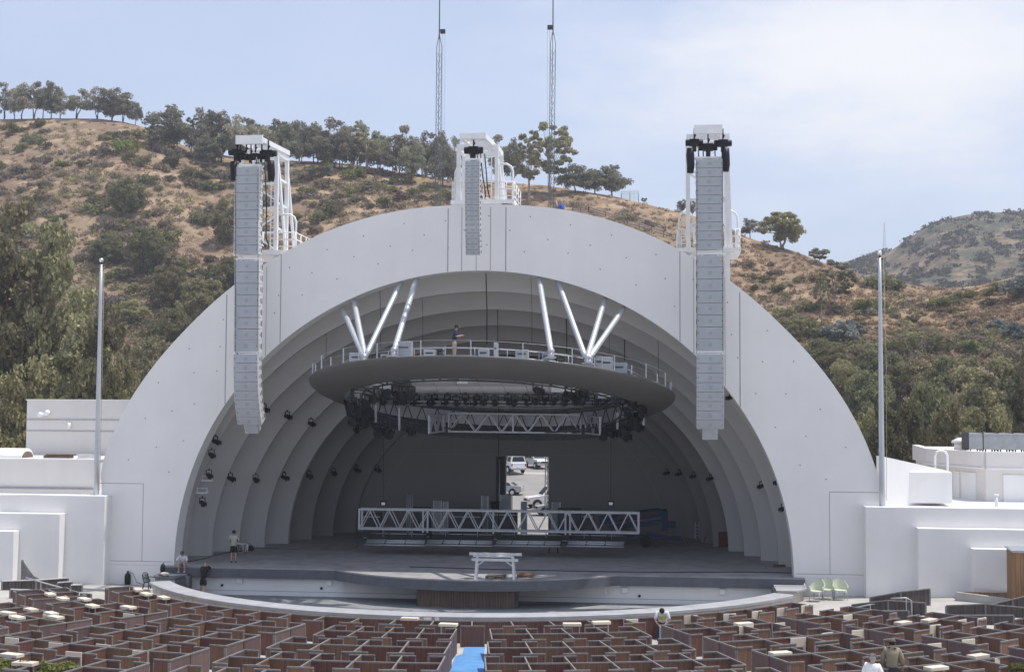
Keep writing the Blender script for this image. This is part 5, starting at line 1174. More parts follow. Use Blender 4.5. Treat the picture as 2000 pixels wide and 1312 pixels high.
PINE = leafmat('pine_leaf', (.32, .29, .215)); PINEG = leafmat('pine_leaf_green', (.25, .24, .165)); EUC = leafmat('eucalyptus_leaf', (.30, .275, .165)); EUCD = leafmat('eucalyptus_leaf_dark', (.25, .235, .135))
OAK = leafmat('oak_leaf', (.205, .20, .105)); OLIVE = leafmat('olive_leaf', (.29, .265, .14)); GREEN = leafmat('shrub_green', (.205, .215, .07)); GREY = leafmat('shrub_grey', (.235, .20, .16)); BROWN = leafmat('shrub_brown', (.265, .205, .14)); SILV = leafmat('silver_leaf', (.22, .235, .21)); YG = leafmat('yellow_green_leaf', (.19, .185, .08))
TP = {
 'pine0': make_tree('pine_tree', 'tree', 1, 8, 3.3, 2.6, 3600, .22, 'umbrella', PINE, BARK, 40, .75, .25, (.2, .36)), 'pine1': make_tree('pine_tree', 'tree', 2, 8.5, 3.0, 2.8, 3200, .22, 'umbrella', PINE, BARK, 36, .75, -.3, (.2, .36), stems=2),
 'pine2': make_tree('pine_tree', 'tree', 3, 9, 3.4, 1.6, 4800, .23, 'dome', PINEG, BARK, 50, .8, .1, (.18, .34)), 'pine3': make_tree('pine_tree', 'tree', 4, 9, 3.0, 1.8, 2700, .21, 'dome', PINE, BARK, 40, .8, -.12, (.18, .34), stems=2),
 'pine4': make_tree('pine_tree', 'tree', 5, 6.5, 3.6, 1.9, 4600, .22, 'umbrella', PINEG, BARK, 46, .7, -.1, (.18, .32)), 'sparse': make_tree('eucalyptus_tree', 'tree', 6, 14, 4.0, 4.6, 4200, .25, 'dome', EUC, BARKL, 64, .65, .1, (.12, .2), .2, 2, .3),
 'euc': make_tree('eucalyptus_tree', 'tree', 7, 14, 5.2, 4.0, 7600, .27, 'dome', EUC, BARKL, 64, .62, 0, (.10, .19), .22, 2, .3), 'round': make_tree('eucalyptus_tree', 'tree', 8, 8.5, 5.6, 1.9, 9000, .26, 'dome', OLIVE, BARKL, 60, .66, 0, (.13, .23), .25, 3, .3),
 'small': make_tree('small_tree', 'tree', 9, 4.5, 2.1, 1.2, 1500, .2, 'dome', PINEG, BARK, 20, .7, 0, (.2, .32), .12),
 'tall0': make_tree('eucalyptus_tree', 'tree', 10, 18, 4.6, 1.5, 15000, .24, 'tall', EUC, BARKL, 150, .85, 0, (.12, .22), .28, 2, .35), 'tall1': make_tree('eucalyptus_tree', 'tree', 11, 17, 5.4, 1.0, 16000, .24, 'tall', EUCD, BARK, 150, .8, .1, (.12, .2), .26, 2, .35),
 'oak0': make_tree('oak_tree', 'tree', 12, 9, 5.2, .6, 12000, .21, 'dome', OAK, BARK, 110, .75, 0, (.13, .22), .3, 2, .35), 'oak1': make_tree('oak_tree', 'tree', 13, 10, 4.6, .5, 11000, .21, 'dome', OLIVE, BARK, 100, .8, 0, (.13, .22), .28, 2, .35),
}
HGT = {'pine0': 8, 'pine1': 8.5, 'pine2': 9, 'pine3': 9, 'pine4': 6.5, 'sparse': 14, 'euc': 14, 'round': 8.5, 'small': 4.5, 'tall0': 18, 'tall1': 17, 'oak0': 9, 'oak1': 10}
WID = {'pine0': 7.4, 'pine1': 6.8, 'pine2': 7.4, 'pine3': 6.6, 'pine4': 8, 'sparse': 8.4, 'euc': 11, 'round': 12, 'small': 4.6, 'tall0': 9.6, 'tall1': 11.4, 'oak0': 11, 'oak1': 10}
TU = set()
def tree(kind, px, pyb, pyt, w, label, group=None, Y=None, rz=None, base=None):
    """w: crown width in pixels"""
    p = hill_point(px, pyb) if Y is None else at(px, pyb, Y)
    if base is not None: p.z = base
    ztop = at(px, pyt, p.y).z; h = ztop-p.z; k = F/((Vector(p)-Vector(EYE)).dot(Vector(AF))); sx = (w/k)/WID[kind]; sz = h/HGT[kind]
    o = place(TP[kind], kind not in TU, p, random.uniform(0, 6.28) if rz is None else rz, (sx, sx, sz), label, group); TU.add(kind); return o
ridge_trees = [('pine3', 8, 226, 160, 42), ('pine0', 42, 233, 158, 58), ('pine1', 66, 224, 157, 46), ('pine2', 100, 226, 155, 50), ('pine3', 118, 229, 178, 36), ('pine1', 149, 230, 173, 58), ('pine3', 190, 230, 170, 46), ('pine2', 219, 236, 167, 76), ('pine4', 264, 238, 200, 32), ('pine1', 240, 228, 185, 40),
 ('pine2', 322, 296, 203, 88), ('pine0', 405, 312, 208, 78), ('pine3', 432, 318, 214, 46), ('sparse', 372, 300, 226, 40), ('pine3', 463, 306, 225, 60), ('pine2', 492, 304, 228, 56), ('pine2', 548, 306, 230, 66), ('pine4', 585, 300, 236, 60), ('pine2', 612, 318, 238, 56), ('pine3', 645, 330, 230, 74), ('pine2', 690, 318, 233, 66), ('pine0', 668, 338, 240, 50), ('pine2', 738, 330, 252, 60), ('pine3', 768, 352, 262, 54), ('pine1', 800, 352, 246, 64), ('pine3', 832, 344, 256, 50), ('pine2', 858, 350, 255, 56), ('pine3', 885, 356, 266, 42), ('pine3', 975, 352, 262, 52), ('pine2', 1000, 352, 268, 46),
 ('sparse', 1034, 396, 246, 62), ('euc', 1076, 380, 235, 104), ('pine4', 1122, 379, 322, 78), ('pine4', 1162, 378, 330, 62), ('pine4', 1196, 383, 322, 76), ('pine2', 1332, 414, 388, 22), ('pine2', 1352, 410, 387, 16), ('pine0', 1465, 462, 424, 40), ('round', 1527, 490, 413, 98), ('small', 1600, 516, 476, 42), ('euc', 1634, 610, 505, 84), ('sparse', 1606, 640, 530, 34)]
for k in range(16):
    px_ = 452+k*27+random.uniform(-8, 8)
    ridge_trees.append((random.choice(['pine2', 'pine3', 'sparse', 'pine4', 'pine0']), round(px_, 1), ridge(px_)+random.uniform(2, 26), ridge(px_)-random.uniform(48, 84), random.uniform(44, 78)))
ridge_trees += [('pine4', 345, 290, 226, 60), ('pine2', 420, 318, 212, 64), ('pine3', 395, 322, 240, 40), ('pine3', 28, 231, 172, 34), ('pine0', 84, 226, 166, 44)]
rt = sorted(ridge_trees, key=lambda e: e[1])
for i, (kd, px, b, tp, w) in enumerate(rt):
    if px < 290: lab = '%s thin pine from the left on the bare ridge at far left' % nth(i)
    elif kd == 'round': lab = 'broad rounded tree alone on the ridge right of the right tower'
    elif kd == 'euc' and px < 1200: lab = 'tall pale eucalyptus with open crown beside the right radio mast'
    elif px > 1580: lab = {'small': 'small dark round tree on the right ridge slope', 'euc': 'dark ragged eucalyptus on the right slope', 'sparse': 'bare thin eucalyptus beside the ragged tree on the right slope'}[kd]
    elif px > 1300: lab = 'small ridge tree %s' % ('by the right tower legs, left one' if px < 1340 else 'half hidden by the right speaker array' if px < 1400 else 'beside the broad rounded tree')
    elif px > 1020: lab = 'slim pale eucalyptus right of the middle tower' if kd == 'sparse' else '%s flat-topped dark pine on the ridge right of the masts' % ['first', 'second', 'third'][[1122, 1162, 1196].index(px)]
    else: lab = '%s ridge pine from the left, counting from the far left edge' % nth(i)
    tree(kd, px, b, tp, w, lab, 'trees along the ridge')
slope_trees = [('small', 336, 338, 276, 44), ('pine4', 407, 330, 270, 60), ('small', 627, 364, 316, 56), ('oak1', 445, 470, 385, 70), ('oak0', 250, 415, 345, 80), ('oak0', 285, 520, 440, 90), ('oak1', 330, 600, 515, 85), ('oak1', 255, 640, 585, 80), ('oak0', 330, 720, 600, 130), ('oak1', 395, 660, 540, 110), ('oak0', 440, 580, 500, 90), ('oak1', 300, 800, 660, 120), ('oak0', 210, 500, 455, 70),
 ('oak1', 1540, 690, 620, 80), ('oak0', 1600, 750, 660, 110), ('oak1', 1660, 770, 672, 100), ('oak0', 1720, 800, 680, 130), ('oak1', 1790, 840, 700, 140), ('oak0', 1860, 850, 690, 140), ('oak1', 1930, 860, 690, 150), ('oak0', 1990, 870, 700, 130), ('oak1', 1650, 850, 700, 110), ('oak0', 1700, 860, 720, 110)]
for i, (kd, px, b, tp, w) in enumerate(sorted(slope_trees, key=lambda e: e[1])):
    tree(kd, px, b, tp, w, '%s bushy tree from the left on the lower %s slope' % (nth(i) if px < 1000 else nth(i-sum(1 for e in slope_trees if e[1] < 1000)), 'left' if px < 1000 else 'right'), 'bushy trees on the lower slopes')
big = [('tall0', 20, 900, 395, 200, 58), ('tall1', 90, 900, 440, 190, 54), ('tall0', 150, 900, 560, 150, 48), ('tall1', 205, 890, 600, 120, 46), ('tall1', -30, 900, 470, 200, 50), ('oak1', 60, 900, 700, 170, 40), ('oak0', 175, 900, 700, 150, 38), ('oak1', 235, 880, 690, 110, 40)]
for i, (kd, px, b, tp, w, Y) in enumerate(sorted(big, key=lambda e: e[1])):
    tree(kd, px, b, tp, w, '%s large olive green eucalyptus from the left behind the left annex' % nth(i), 'large trees behind the left annex', Y=Y, base=.4)
big = [('oak0', 1755, 900, 782, 150, 42), ('oak1', 1690, 900, 800, 90, 46), ('tall1', 1960, 900, 705, 150, 62), ('tall0', 1890, 900, 715, 150, 66), ('tall1', 2030, 900, 640, 120, 60), ('oak0', 1820, 900, 740, 130, 58), ('oak1', 1860, 900, 780, 120, 50), ('oak1', 1930, 900, 790, 140, 44)]
for i, (kd, px, b, tp, w, Y) in enumerate(sorted(big, key=lambda e: e[1])):
    tree(kd, px, b, tp, w, 'broad dark rounded tree right behind the right flagpole' if px == 1755 else '%s large dark green tree from the left behind the right annex' % nth(i), 'large trees behind the right annex', Y=Y, base=.6)
# shrubs
def make_shrub(name, seed, w, h, n, size, m, nb):
    r = random.Random(seed); bl = [((x*.9, y*.9, z), (rx, ry, rz)) for (x, y, z), (rx, ry, rz) in crown_blobs(r, w, -.05*h, h*.85, nb, .8, .0, 0, (.22, .4), 'dome')]
    o = bpy.data.objects.new(name, leaf_mesh(name, bl, n, size, seed, m=m)); S.collection.objects.link(o); return tag(o, 'x', 'shrub')
SH = {'green': [make_shrub('green_shrub', 21, 1.0, 1.15, 900, .1, GREEN, 16), make_shrub('green_shrub', 22, 1.0, 1.0, 800, .1, OAK, 16)], 'grey': [make_shrub('dry_shrub', 23, 1.0, .85, 650, .1, GREY, 14), make_shrub('dry_shrub', 24, 1.0, .75, 600, .1, BROWN, 14)], 'olive': [make_shrub('olive_shrub', 25, 1.0, .95, 800, .1, OLIVE, 15), make_shrub('olive_shrub', 26, 1.0, .9, 750, .1, YG, 15)], 'silver': [make_shrub('silver_shrub', 27, 1.0, 1.2, 900, .1, SILV, 16)]}
SU = set(); nsh = [0]
def shrub(kind, px, py, w, label, group, sq=1.0, pt=None):
    i = random.randrange(len(SH[kind])); o = SH[kind][i]; p = pt or hill_point(px, py); k = F/((Vector(p)-Vector(EYE)).dot(Vector(AF))); s = w/k/2.1
    if (kind, i) in SU: o = o.copy(); S.collection.objects.link(o)
    SU.add((kind, i)); p = Vector(p); p.z -= .1*s; o.location = p; o.scale = (s, s*random.uniform(.85, 1.15), s*sq*random.uniform(.85, 1.15)); o.rotation_euler = (0, 0, random.uniform(0, 6.28)); o['label'] = label; o['group'] = group; nsh[0] += 1; return o
named = [('green', 58, 268, 44, 'L'), ('green', 244, 292, 60, 'L'), ('green', 118, 318, 40, 'L'), ('olive', 275, 322, 56, 'L'), ('green', 330, 332, 40, 'L'), ('olive', 380, 355, 70, 'L'), ('green', 405, 375, 60, 'L'), ('olive', 420, 350, 56, 'L'), ('green', 435, 420, 50, 'L'), ('green', 390, 430, 60, 'L'), ('olive', 300, 460, 90, 'L'), ('green', 250, 480, 70, 'L'), ('olive', 335, 505, 80, 'L'), ('green', 320, 560, 90, 'L'), ('olive', 345, 545, 70, 'L'), ('green', 180, 395, 40, 'L'), ('green', 700, 352, 40, 'M'), ('green', 722, 374, 42, 'M'), ('green', 750, 410, 44, 'M'), ('olive', 600, 385, 44, 'M'), ('olive', 640, 405, 40, 'M'), ('green', 685, 350, 36, 'M'), ('green', 25, 250, 44, 'L'), ('green', 205, 395, 44, 'L'),
 ('green', 1712, 558, 62, 'R'), ('green', 1745, 560, 70, 'R'), ('green', 1730, 548, 50, 'R'), ('green', 1690, 608, 56, 'R'), ('green', 1712, 600, 50, 'R'), ('green', 1835, 598, 54, 'R'), ('green', 1853, 590, 40, 'R'), ('green', 1893, 578, 36, 'R'), ('green', 1936, 586, 40, 'R'), ('green', 1955, 556, 44, 'R'), ('silver', 1985, 570, 90, 'R'), ('silver', 1950, 640, 46, 'R'), ('green', 1740, 608, 34, 'R'), ('green', 1780, 622, 30, 'R'), ('green', 1872, 592, 30, 'R'), ('olive', 1530, 620, 60, 'R'), ('olive', 1560, 650, 80, 'R'), ('green', 1600, 660, 70, 'R'), ('silver', 1640, 660, 80, 'R'), ('silver', 1665, 650, 60, 'R'), ('green', 1575, 610, 50, 'R'), ('green', 1700, 690, 70, 'R'), ('olive', 1760, 690, 80, 'R'), ('green', 1830, 690, 70, 'R'), ('silver', 1990, 660, 70, 'R'), ('green', 1900, 690, 60, 'R')]
cnt = {}
for kd, px, py, w, z in sorted(named, key=lambda e: e[1]):
    k = (kd, z); cnt[k] = cnt.get(k, -1)+1
    shrub(kd, px, py+w*.1, w, '%s %s from the left on the %s' % (nth(cnt[k]), {'green': 'bright green bush', 'olive': 'olive yellow-green bush', 'silver': 'silvery grey-green bush'}[kd], {'L': 'hillside left of the left tower', 'M': 'slope between left and middle towers', 'R': 'hillside right of the arch'}[z]), 'leafy bushes on the hillsides')
def inside(px, py):
    if math.hypot((px-945)/790, (py-1120)/720) < 1: return False
    return True
tries = 0; got = {'L': 0, 'M': 0, 'R': 0}; pts = []
dens = {'L': 168, 'M': 34, 'R': 50}
while tries < 9000 and sum(got.values()) < sum(dens.values()):
    tries += 1; z = random.choice('LLLMR'); 
    px, py = {'L': (random.uniform(-40, 520), random.uniform(235, 660)), 'M': (random.uniform(560, 900), random.uniform(335, 480)), 'R': (random.uniform(1240, 2040), random.uniform(410, 700))}[z]
    if got[z] >= dens[z] or not inside(px, py) or py < ridge(px)+14: continue
    if z == 'L' and (150 < px < 300 and py < 262) : continue
    if z == 'L' and (130 < px < 240 and 330 < py < 520) and random.random() < .65: continue
    if z == 'R' and py < 560 and random.random() < .55: continue
    if z == 'L' and noise.noise(Vector((px*.012, py*.016, 5))) < -.12: continue
    w = random.uniform(26, 66)*(1 if z != 'R' else .62)*(.8+.45*(py-230)/400)
    if any((px-a)**2+((py-b)*1.5)**2 < (.25*(w+c))**2 for a, b, c in pts): continue
    pts.append((px, py, w)); got[z] += 1
    kd = random.choices(('grey', 'olive', 'green'), ((.72, .2, .08) if z == 'L' else (.6, .25, .15)))[0]
    shrub(kd, px, py, w, {'grey': 'low grey-brown dry shrub', 'olive': 'low olive shrub', 'green': 'low dark green shrub'}[kd]+' among the scrub '+{'L': 'on the left hillside', 'M': 'on the slope left of the middle tower', 'R': 'on the right hillside'}[z], 'scrub shrubs on the hillsides', 1.0)
# fine dry scrub and grass tufts too many to count: one object
def tuft_cloud(name, label, pts, n_per, size, m):
    bl = [((p.x, p.y, p.z+.25*s), (s, s, s*.55)) for p, s in pts]
    o = bpy.data.objects.new(name, leaf_mesh(name, bl, n_per*len(bl), size, 5, up=.6, m=m)); S.collection.objects.link(o); return tag(o, label, 'scrub', kind='stuff')
T = []; T2 = []
for _ in range(13000):
    u = random.uniform(-120, 2120); v = random.uniform(ridge(u)+3, 720)
    nn_ = noise.noise(Vector((u*.011, v*.016, 1)))+.35*noise.noise(Vector((u*.05, v*.07, 4))); bare = 1 if (u > 1380 and v < 655) or (v < ridge(u)+26) else 0
    if nn_ > (-.2 if u < 1000 else -.1)+.34*bare and len(T2) < 5200: T2.append((hill_point(u, v), random.uniform(.5, 1.7)*(.6 if bare else 1)))
    elif len(T) < 3400: T.append((hill_point(u, v), random.uniform(.3, .95)))
tuft_cloud('dry_grass', 'dry tan grass and low tufts covering the hillsides', T, 26, .19, leafmat('dry_grass_tuft', (.38, .285, .18)))
k3 = len(T2)//3
tuft_cloud('low_scrub', 'low grey-brown dry scrub covering the hillsides', T2[:k3], 60, .21, GREY)
tuft_cloud('low_scrub', 'low brown dry scrub covering the hillsides', T2[k3:2*k3], 60, .21, BROWN)
tuft_cloud('low_scrub', 'low olive green scrub covering the hillsides', T2[2*k3:], 60, .21, leafmat('scrub_olive', (.225, .205, .10)))
T = []
for _ in range(2600):
    u = random.uniform(1480, 2100); vr = float(np.interp(u, FU, FV)); v = random.uniform(vr-1, 600)
    if noise.noise(Vector((u*.03, v*.05, 7))) > -.12: T.append((far_point(u, v), random.uniform(1.2, 3.2)))
tuft_cloud('far_scrub', 'grey-green scrub covering the far hazy hill', T, 16, .75, leafmat('far_scrub_leaf', (.105, .10, .066)))
# hedge tops in the lower corners
def hedge(label, px, py, wpx):
    p = ground(px, py, .75); k = F/((p-Vector(EYE)).dot(Vector(AF))); w = wpx/k; bl = [((random.uniform(-w/2, w/2), random.uniform(-.25, .25), random.uniform(-.35, .12)), (.3, .25, .2)) for _ in range(int(w*9)+8)]
    o = bpy.data.objects.new('hedge', leaf_mesh('hedge', bl, int(w*1400)+900, .07, 3, m=GREEN)); S.collection.objects.link(o); o.location = p; tag(o, label, 'hedge')
hedge('low clipped green hedge in the lower left corner', 80, 1306, 210); hedge('small green plant top at the lower right edge', 1996, 1310, 24)
# backstop cage, ridge fence, far tower
p = hill_point(1230, 394); t = thing('wire_cage', 'wire mesh batting cage on the ridge right of the flat pines', 'wire cage', p); a, b = at(1213, 374, p.y), at(1247, 376, p.y)
q = MB(); w_ = b.x-a.x; h_ = a.z-p.z+1
for f in (0, .5, 1):
    for dy in (0, 3): q.tube([(a.x+w_*f, p.y+dy, p.z-.8), (a.x+w_*f, p.y+dy, a.z)], .05, 5)
for dy in (0, 3): q.tube([(a.x, p.y+dy, a.z), (b.x, p.y+dy, a.z)], .04, 5)
q.build('posts', MASTM, t); q = MB()
for k in range(1, 14): q.tube([(a.x+w_*k/14, p.y, p.z-.5), (a.x+w_*k/14, p.y, a.z)], .012, 4)
for k in range(1, 9): q.tube([(a.x, p.y, p.z+(a.z-p.z)*k/9), (b.x, p.y, p.z+(a.z-p.z)*k/9)], .012, 4)
q.build('mesh', MASTM, t)
p = hill_point(1258, 398); tree('small', 1258, 400, 383, 12, 'tiny bare sapling beside the wire cage on the ridge')
for j, (u0, v0, u1, v1) in enumerate(((1118, 408, 1150, 410), (1150, 410, 1215, 434), (1215, 424, 1300, 452), (1225, 440, 1320, 468))):
    t = thing('hill_fence', '%s stretch of low weathered fence from the left on the slope behind the arch' % nth(j), 'fence', hill_point(u0, v0), 'low fences on the slope behind the arch'); n_ = max(2, int((u1-u0)/22)); P = [hill_point(u0+(u1-u0)*k/n_, v0+(v1-v0)*k/n_) for k in range(n_+1)]
    for p in P: q = MB(); q.box(p+Vector((0, 0, .4)), (.2, .2, 1.5)); q.build('post', RAILW, t)
    q = MB()
    for z in (.45, .95): q.tube([p+Vector((0, 0, z)) for p in P], .09, 4)
    q.build('rails', RAILW, t)
Y = 620.0; b, tp = at(1727, 505, Y), at(1727, 434, Y); t = thing('far_tower', 'faint thin lattice tower on the distant hazy hill', 'radio tower', b); q = MB()
for sx, sy in ((-1, -1), (1, -1), (0, 1)): q.tube([b+Vector((sx*.9, sy*.9, -3)), tp+Vector((sx*.15, sy*.15, 0))], [.06, .045], 4)
q.build('legs', MASTM, t); q = MB()
for k in range(14):
    f = k/14; c_ = b.lerp(tp, f); c2 = b.lerp(tp, f+1/14); w1 = .9-.75*f; q.beam(c_+Vector((-w1, -w1, 0)), c2+Vector((w1, -w1, 0)), .045)
q.build('lacing', MASTM, t)
for kd_, o in TP.items():
    if kd_ not in TU:
        for c_ in list(o.children_recursive)+[o]: bpy.data.objects.remove(c_)

# ---------------------------------------------------------------- people
def skin_mesh(name, chains, m, parent, sub=1):
    """chains: list of [(point, radius), ...]; equal points join, grown into one surface"""
    vs, rs, es, key = [], [], [], {}
    def vid(p, r):
        k = tuple(round(c, 4) for c in p)
        if k not in key: key[k] = len(vs); vs.append(tuple(p)); rs.append(r)
        return key[k]
    for ch in chains:
        ids = [vid(p, r) for p, r in ch]; es += [(a, b) for a, b in zip(ids, ids[1:]) if a != b]
    me = bpy.data.meshes.new(name); me.from_pydata(vs, es, []); o = bpy.data.objects.new(name, me); S.collection.objects.link(o)
    md = o.modifiers.new('skin', 'SKIN'); md.use_smooth_shade = True
    for i, r in enumerate(rs): d = me.skin_vertices[0].data[i]; d.radius = (r, r) if not isinstance(r, tuple) else r; d.use_root = i == 0
    s = o.modifiers.new('sub', 'SUBSURF'); s.levels = sub; s.render_levels = sub
    dg = bpy.context.evaluated_depsgraph_get(); me2 = bpy.data.meshes.new_from_object(o.evaluated_get(dg)); o.modifiers.clear(); o.data = me2; me2.name = name; me2.materials.clear(); me2.materials.append(m); o.parent = parent
    return o
def mid(a, b, f=.5): return tuple(a[i]+(b[i]-a[i])*f for i in range(3))
def off(a, x=0, y=0, z=0): return (a[0]+x, a[1]+y, a[2]+z)
def person(label, loc, rz, J, shirt, bottom, shoe, hair=None, cap=None, sleeve='short', legs='short', vest=None, s=1.0, skin=None, big=1.0):
    """J: joints in the person's own frame, facing +y; 'R' joints on +x"""
    skin = skin or SKIN; t = thing('person', label, 'person', (0, 0, 0)); t.location = loc; t.rotation_euler = (0, 0, rz); t.scale = (s,)*3; WPOS[t.name] = Vector((0, 0, 0))
    pel, ch, nk, hd = J['pelvis'], J['chest'], J['neck'], J['head']; hv = Vector(hd)-Vector(nk); hv.normalize()
    top = tuple(Vector(hd)+hv*.115); chin = tuple(Vector(hd)-hv*.075)
    face = Vector(J.get('face', (0, 1, 0))).normalized()
    C = [[(pel, .11), (mid(pel, ch), .10), (ch, .115), (nk, .058), (chin, .072), (hd, .092), (top, .06)]]
    for sd in 'LR':
        sh, el, wr = J['sh'+sd], J['el'+sd], J['wr'+sd]; hp, kn, an = J['hip'+sd], J['kn'+sd], J['an'+sd]
        hdv = Vector(wr)-Vector(el); hdv.normalize(); palm = tuple(Vector(wr)+hdv*.07)
        C.append([(ch, .115), (sh, .062), (mid(sh, el), .05), (el, .042), (mid(el, wr, .4), .04), (wr, .028), (palm, .036)])
        sx = hdv.cross(Vector((0, 0, 1)));  sx = sx.normalized() if sx.length > .1 else Vector((1, 0, 0))
        cv = sx.cross(hdv)
        for k, (o_, ln) in enumerate(((-.03, .07), (-.01, .085), (.01, .08), (.03, .062))):
            b = Vector(palm)+sx*o_+hdv*.02; C.append([(palm, .036), (tuple(b), .010), (tuple(b+hdv*ln*.55-cv*.012), .009), (tuple(b+hdv*ln*.8-cv*.04), .008)])
        b = Vector(wr)+hdv*.03-sx*.035; C.append([(palm, .036), (tuple(b), .011), (tuple(b+hdv*.03-sx*.02), .010), (tuple(b+hdv*.055-sx*.018), .009)])
        toe = tuple(Vector(an)+Vector(J.get('toe', (0, .16, -.05))))
        C.append([(pel, .11), (hp, .085), (mid(hp, kn), .078), (kn, .055), (mid(kn, an, .35), .057), (an, .036), (toe, .034)])
    body = skin_mesh('body', C, skin, t)
    # face on the body mesh: nose, ears, eyes as small children
    H = Vector(hd); R_ = face.cross(hv).normalized(); q = MB(); q.ball(H+face*.10-hv*.012, .018, 6, (1, 1, 1.4)); 
    for k in (-1, 1): q.ball(H+R_*k*.093-hv*.01, .026, 6, (.5, .8, 1.3))
    q.build('nose_and_ears', skin, t, loc=(0, 0, 0))
    q = MB()
    for k in (-1, 1): q.ball(H+face*.088+R_*k*.034+hv*.018, .012, 6)
    q.box(H+face*.091-hv*.052, (.045, .01, .008), rz=math.atan2(R_.y, R_.x)); q.build('eyes_and_mouth', BLACK, t, loc=(0, 0, 0))
    if hair:
        m_, kind = hair; q = MB(); q.smooth = True
        if kind == 'full': q.ball(H-face*.018+hv*.03, .108, 12, (1, 1, 1.02))
        elif kind == 'fringe': q.ball(H-face*.035-hv*.015, .099, 12, (1, 1, .72))
        q.build('hair', m_, t, loc=(0, 0, 0))
    if cap:
        q = MB(); q.smooth = True; q.ball(H+hv*.05-face*.005, .112, 14, (1, 1.06, .84)); pts = [H+hv*.045+R_*(.085*math.cos(a))+face*(.09+.085*math.sin(a)) for a in np.linspace(0, math.pi, 9)]; n = len(pts)
        q.add([tuple(p) for p in pts]+[tuple(p+hv*.012) for p in pts], [tuple(range(n)), tuple(range(n, 2*n))[::-1]]+[(i, i+1, n+i+1, n+i) for i in range(n-1)]); q.ball(H+hv*.145, .012, 6); q.build('cap', cap, t, loc=(0, 0, 0))
    g = .028*big; Cs = [[(off(pel, z=-.08), (.17*big, .15*big)), (off(pel, z=.06), (.17*big, .15*big)), (mid(pel, ch), (.165*big, .145*big)), (ch, (.175*big, .15*big)), (mid(ch, nk, .72), .082)]]
    for sd in 'LR':
        sh, el, wr = J['sh'+sd], J['el'+sd], J['wr'+sd]
        ch_ = [(ch, (.175*big, .15*big)), (sh, .062+g), (mid(sh, el, .6), .056+g), (mid(sh, el, .95), .054+g)]
        if sleeve == 'long': ch_ += [(mid(el, wr, .45), .046+g*.8), (mid(el, wr, .92), .036+g*.6)]
        Cs.append(ch_)
    skin_mesh('shirt', Cs, shirt, t)
    if vest:
        Cv = [[(off(mid(pel, ch, .35)), (.185*big, .165*big)), (ch, (.19*big, .165*big)), (mid(ch, nk, .5), .115)]]; skin_mesh('vest', Cv, vest, t)
    Cb = [[(off(pel, z=.1), (.145*big, .13*big)), (pel, (.155*big, .14*big))]]
    for sd in 'LR':
        hp, kn, an = J['hip'+sd], J['kn'+sd], J['an'+sd]; c_ = [(pel, (.155*big, .14*big)), (hp, .1*big+.016), (mid(hp, kn), .09+g), (mid(hp, kn, .95), .076+g)]
        if legs == 'long': c_ += [(mid(kn, an, .5), .066+g*.7), (mid(kn, an, .95), .056+g*.5)]
        Cb.append(c_)
    skin_mesh('trousers' if legs == 'long' else 'shorts', Cb, bottom, t)
    for sd in 'LR':
        an = J['an'+sd]; tv = Vector(J.get('toe', (0, .16, -.05))); a = Vector(an); skin_mesh('shoe', [[(tuple(a-tv*.25+Vector((0, 0, -.035))), .04), (tuple(a+Vector((0, 0, -.03))), .05), (tuple(a+tv*.6+Vector((0, 0, -.012))), .047), (tuple(a+tv*1.08+Vector((0, 0, .0))), .036)]], shoe, t)
    return t
def stand(h=1.0, arms=None, lean=0.0, bend=0.0):
    b = lean; J = dict(pelvis=(0, 0, .95), chest=(0, b*.4, 1.31), neck=(0, b*.6, 1.51), head=(0, b*.7+.02, 1.635), shL=(-.19, b*.45, 1.43), shR=(.19, b*.45, 1.43), hipL=(-.09, 0, .9), hipR=(.09, 0, .9), knL=(-.11, .02, .5), knR=(.11, .02, .5), anL=(-.12, -.02, .09), anR=(.12, -.02, .09))
    J.update(elL=(-.25, -.02, 1.15), wrL=(-.25, .08, .9), elR=(.25, -.02, 1.15), wrR=(.25, .08, .9))
    if arms: J.update(arms)
    return J
cl = lambda n, c: mat(n, c, .9, .12, 8, bump=.2, bscale=12)
DKHAIR = mat('dark_hair', (.015, .012, .01), .7); GRHAIR = mat('grey_hair', (.3, .29, .28), .8)
fold = dict(elL=(-.27, .08, 1.15), wrL=(.02, .24, 1.17), elR=(.27, .08, 1.15), wrR=(-.02, .22, 1.21))
p = floor(456, 1098.5); person('man in beige shirt and black shorts standing on stage seen from behind', p, .1, stand(arms=fold), cl('beige_shirt', (.42, .38, .32)), cl('black_shorts', (.02, .02, .022)), BLACK, (DKHAIR, 'full'), s=1.02)
p = at(397, 1144, -.78); p.z = -.14
J = stand(arms=dict(elL=(-.2, .34, 1.42), wrL=(.02, .5, 1.5), elR=(.24, .34, 1.42), wrR=(.05, .5, 1.5), anR=(.02, -.28, .1), knR=(.09, -.02, .5)), lean=.35)
person('bald man in black shirt and shorts leaning on the stage edge', p, 0.0, J, cl('black_shirt', (.018, .018, .02)), cl('black_shorts', (.02, .02, .022)), BLACK, None, sleeve='long', s=1.02)
p = at(357, 1106, -.33)
J = dict(pelvis=(0, -.12, .12), chest=(0, .1, .42), neck=(0, .2, .62), head=(0, .27, .74), shL=(-.19, .13, .53), shR=(.19, .13, .53), elL=(-.27, .28, .3), wrL=(-.2, .3, .06), elR=(.27, .28, .3), wrR=(.16, .36, .12), hipL=(-.1, -.08, .1), hipR=(.1, -.08, .1), knL=(-.14, .33, .22), knR=(.15, .33, .22), anL=(-.16, .3, -.2), anR=(.15, .3, -.2))
p.z = ZD; person('man in white shirt sitting on the left end of the stage edge', p, math.pi+.15, J, cl('white_shirt', (.6, .61, .63)), cl('grey_shorts', (.3, .3, .31)), mat('white_shoe', (.7, .7, .7), .6), (mat('brown_grey_hair', (.1, .085, .075), .8), 'full'))
p = ground(1294, 1259)
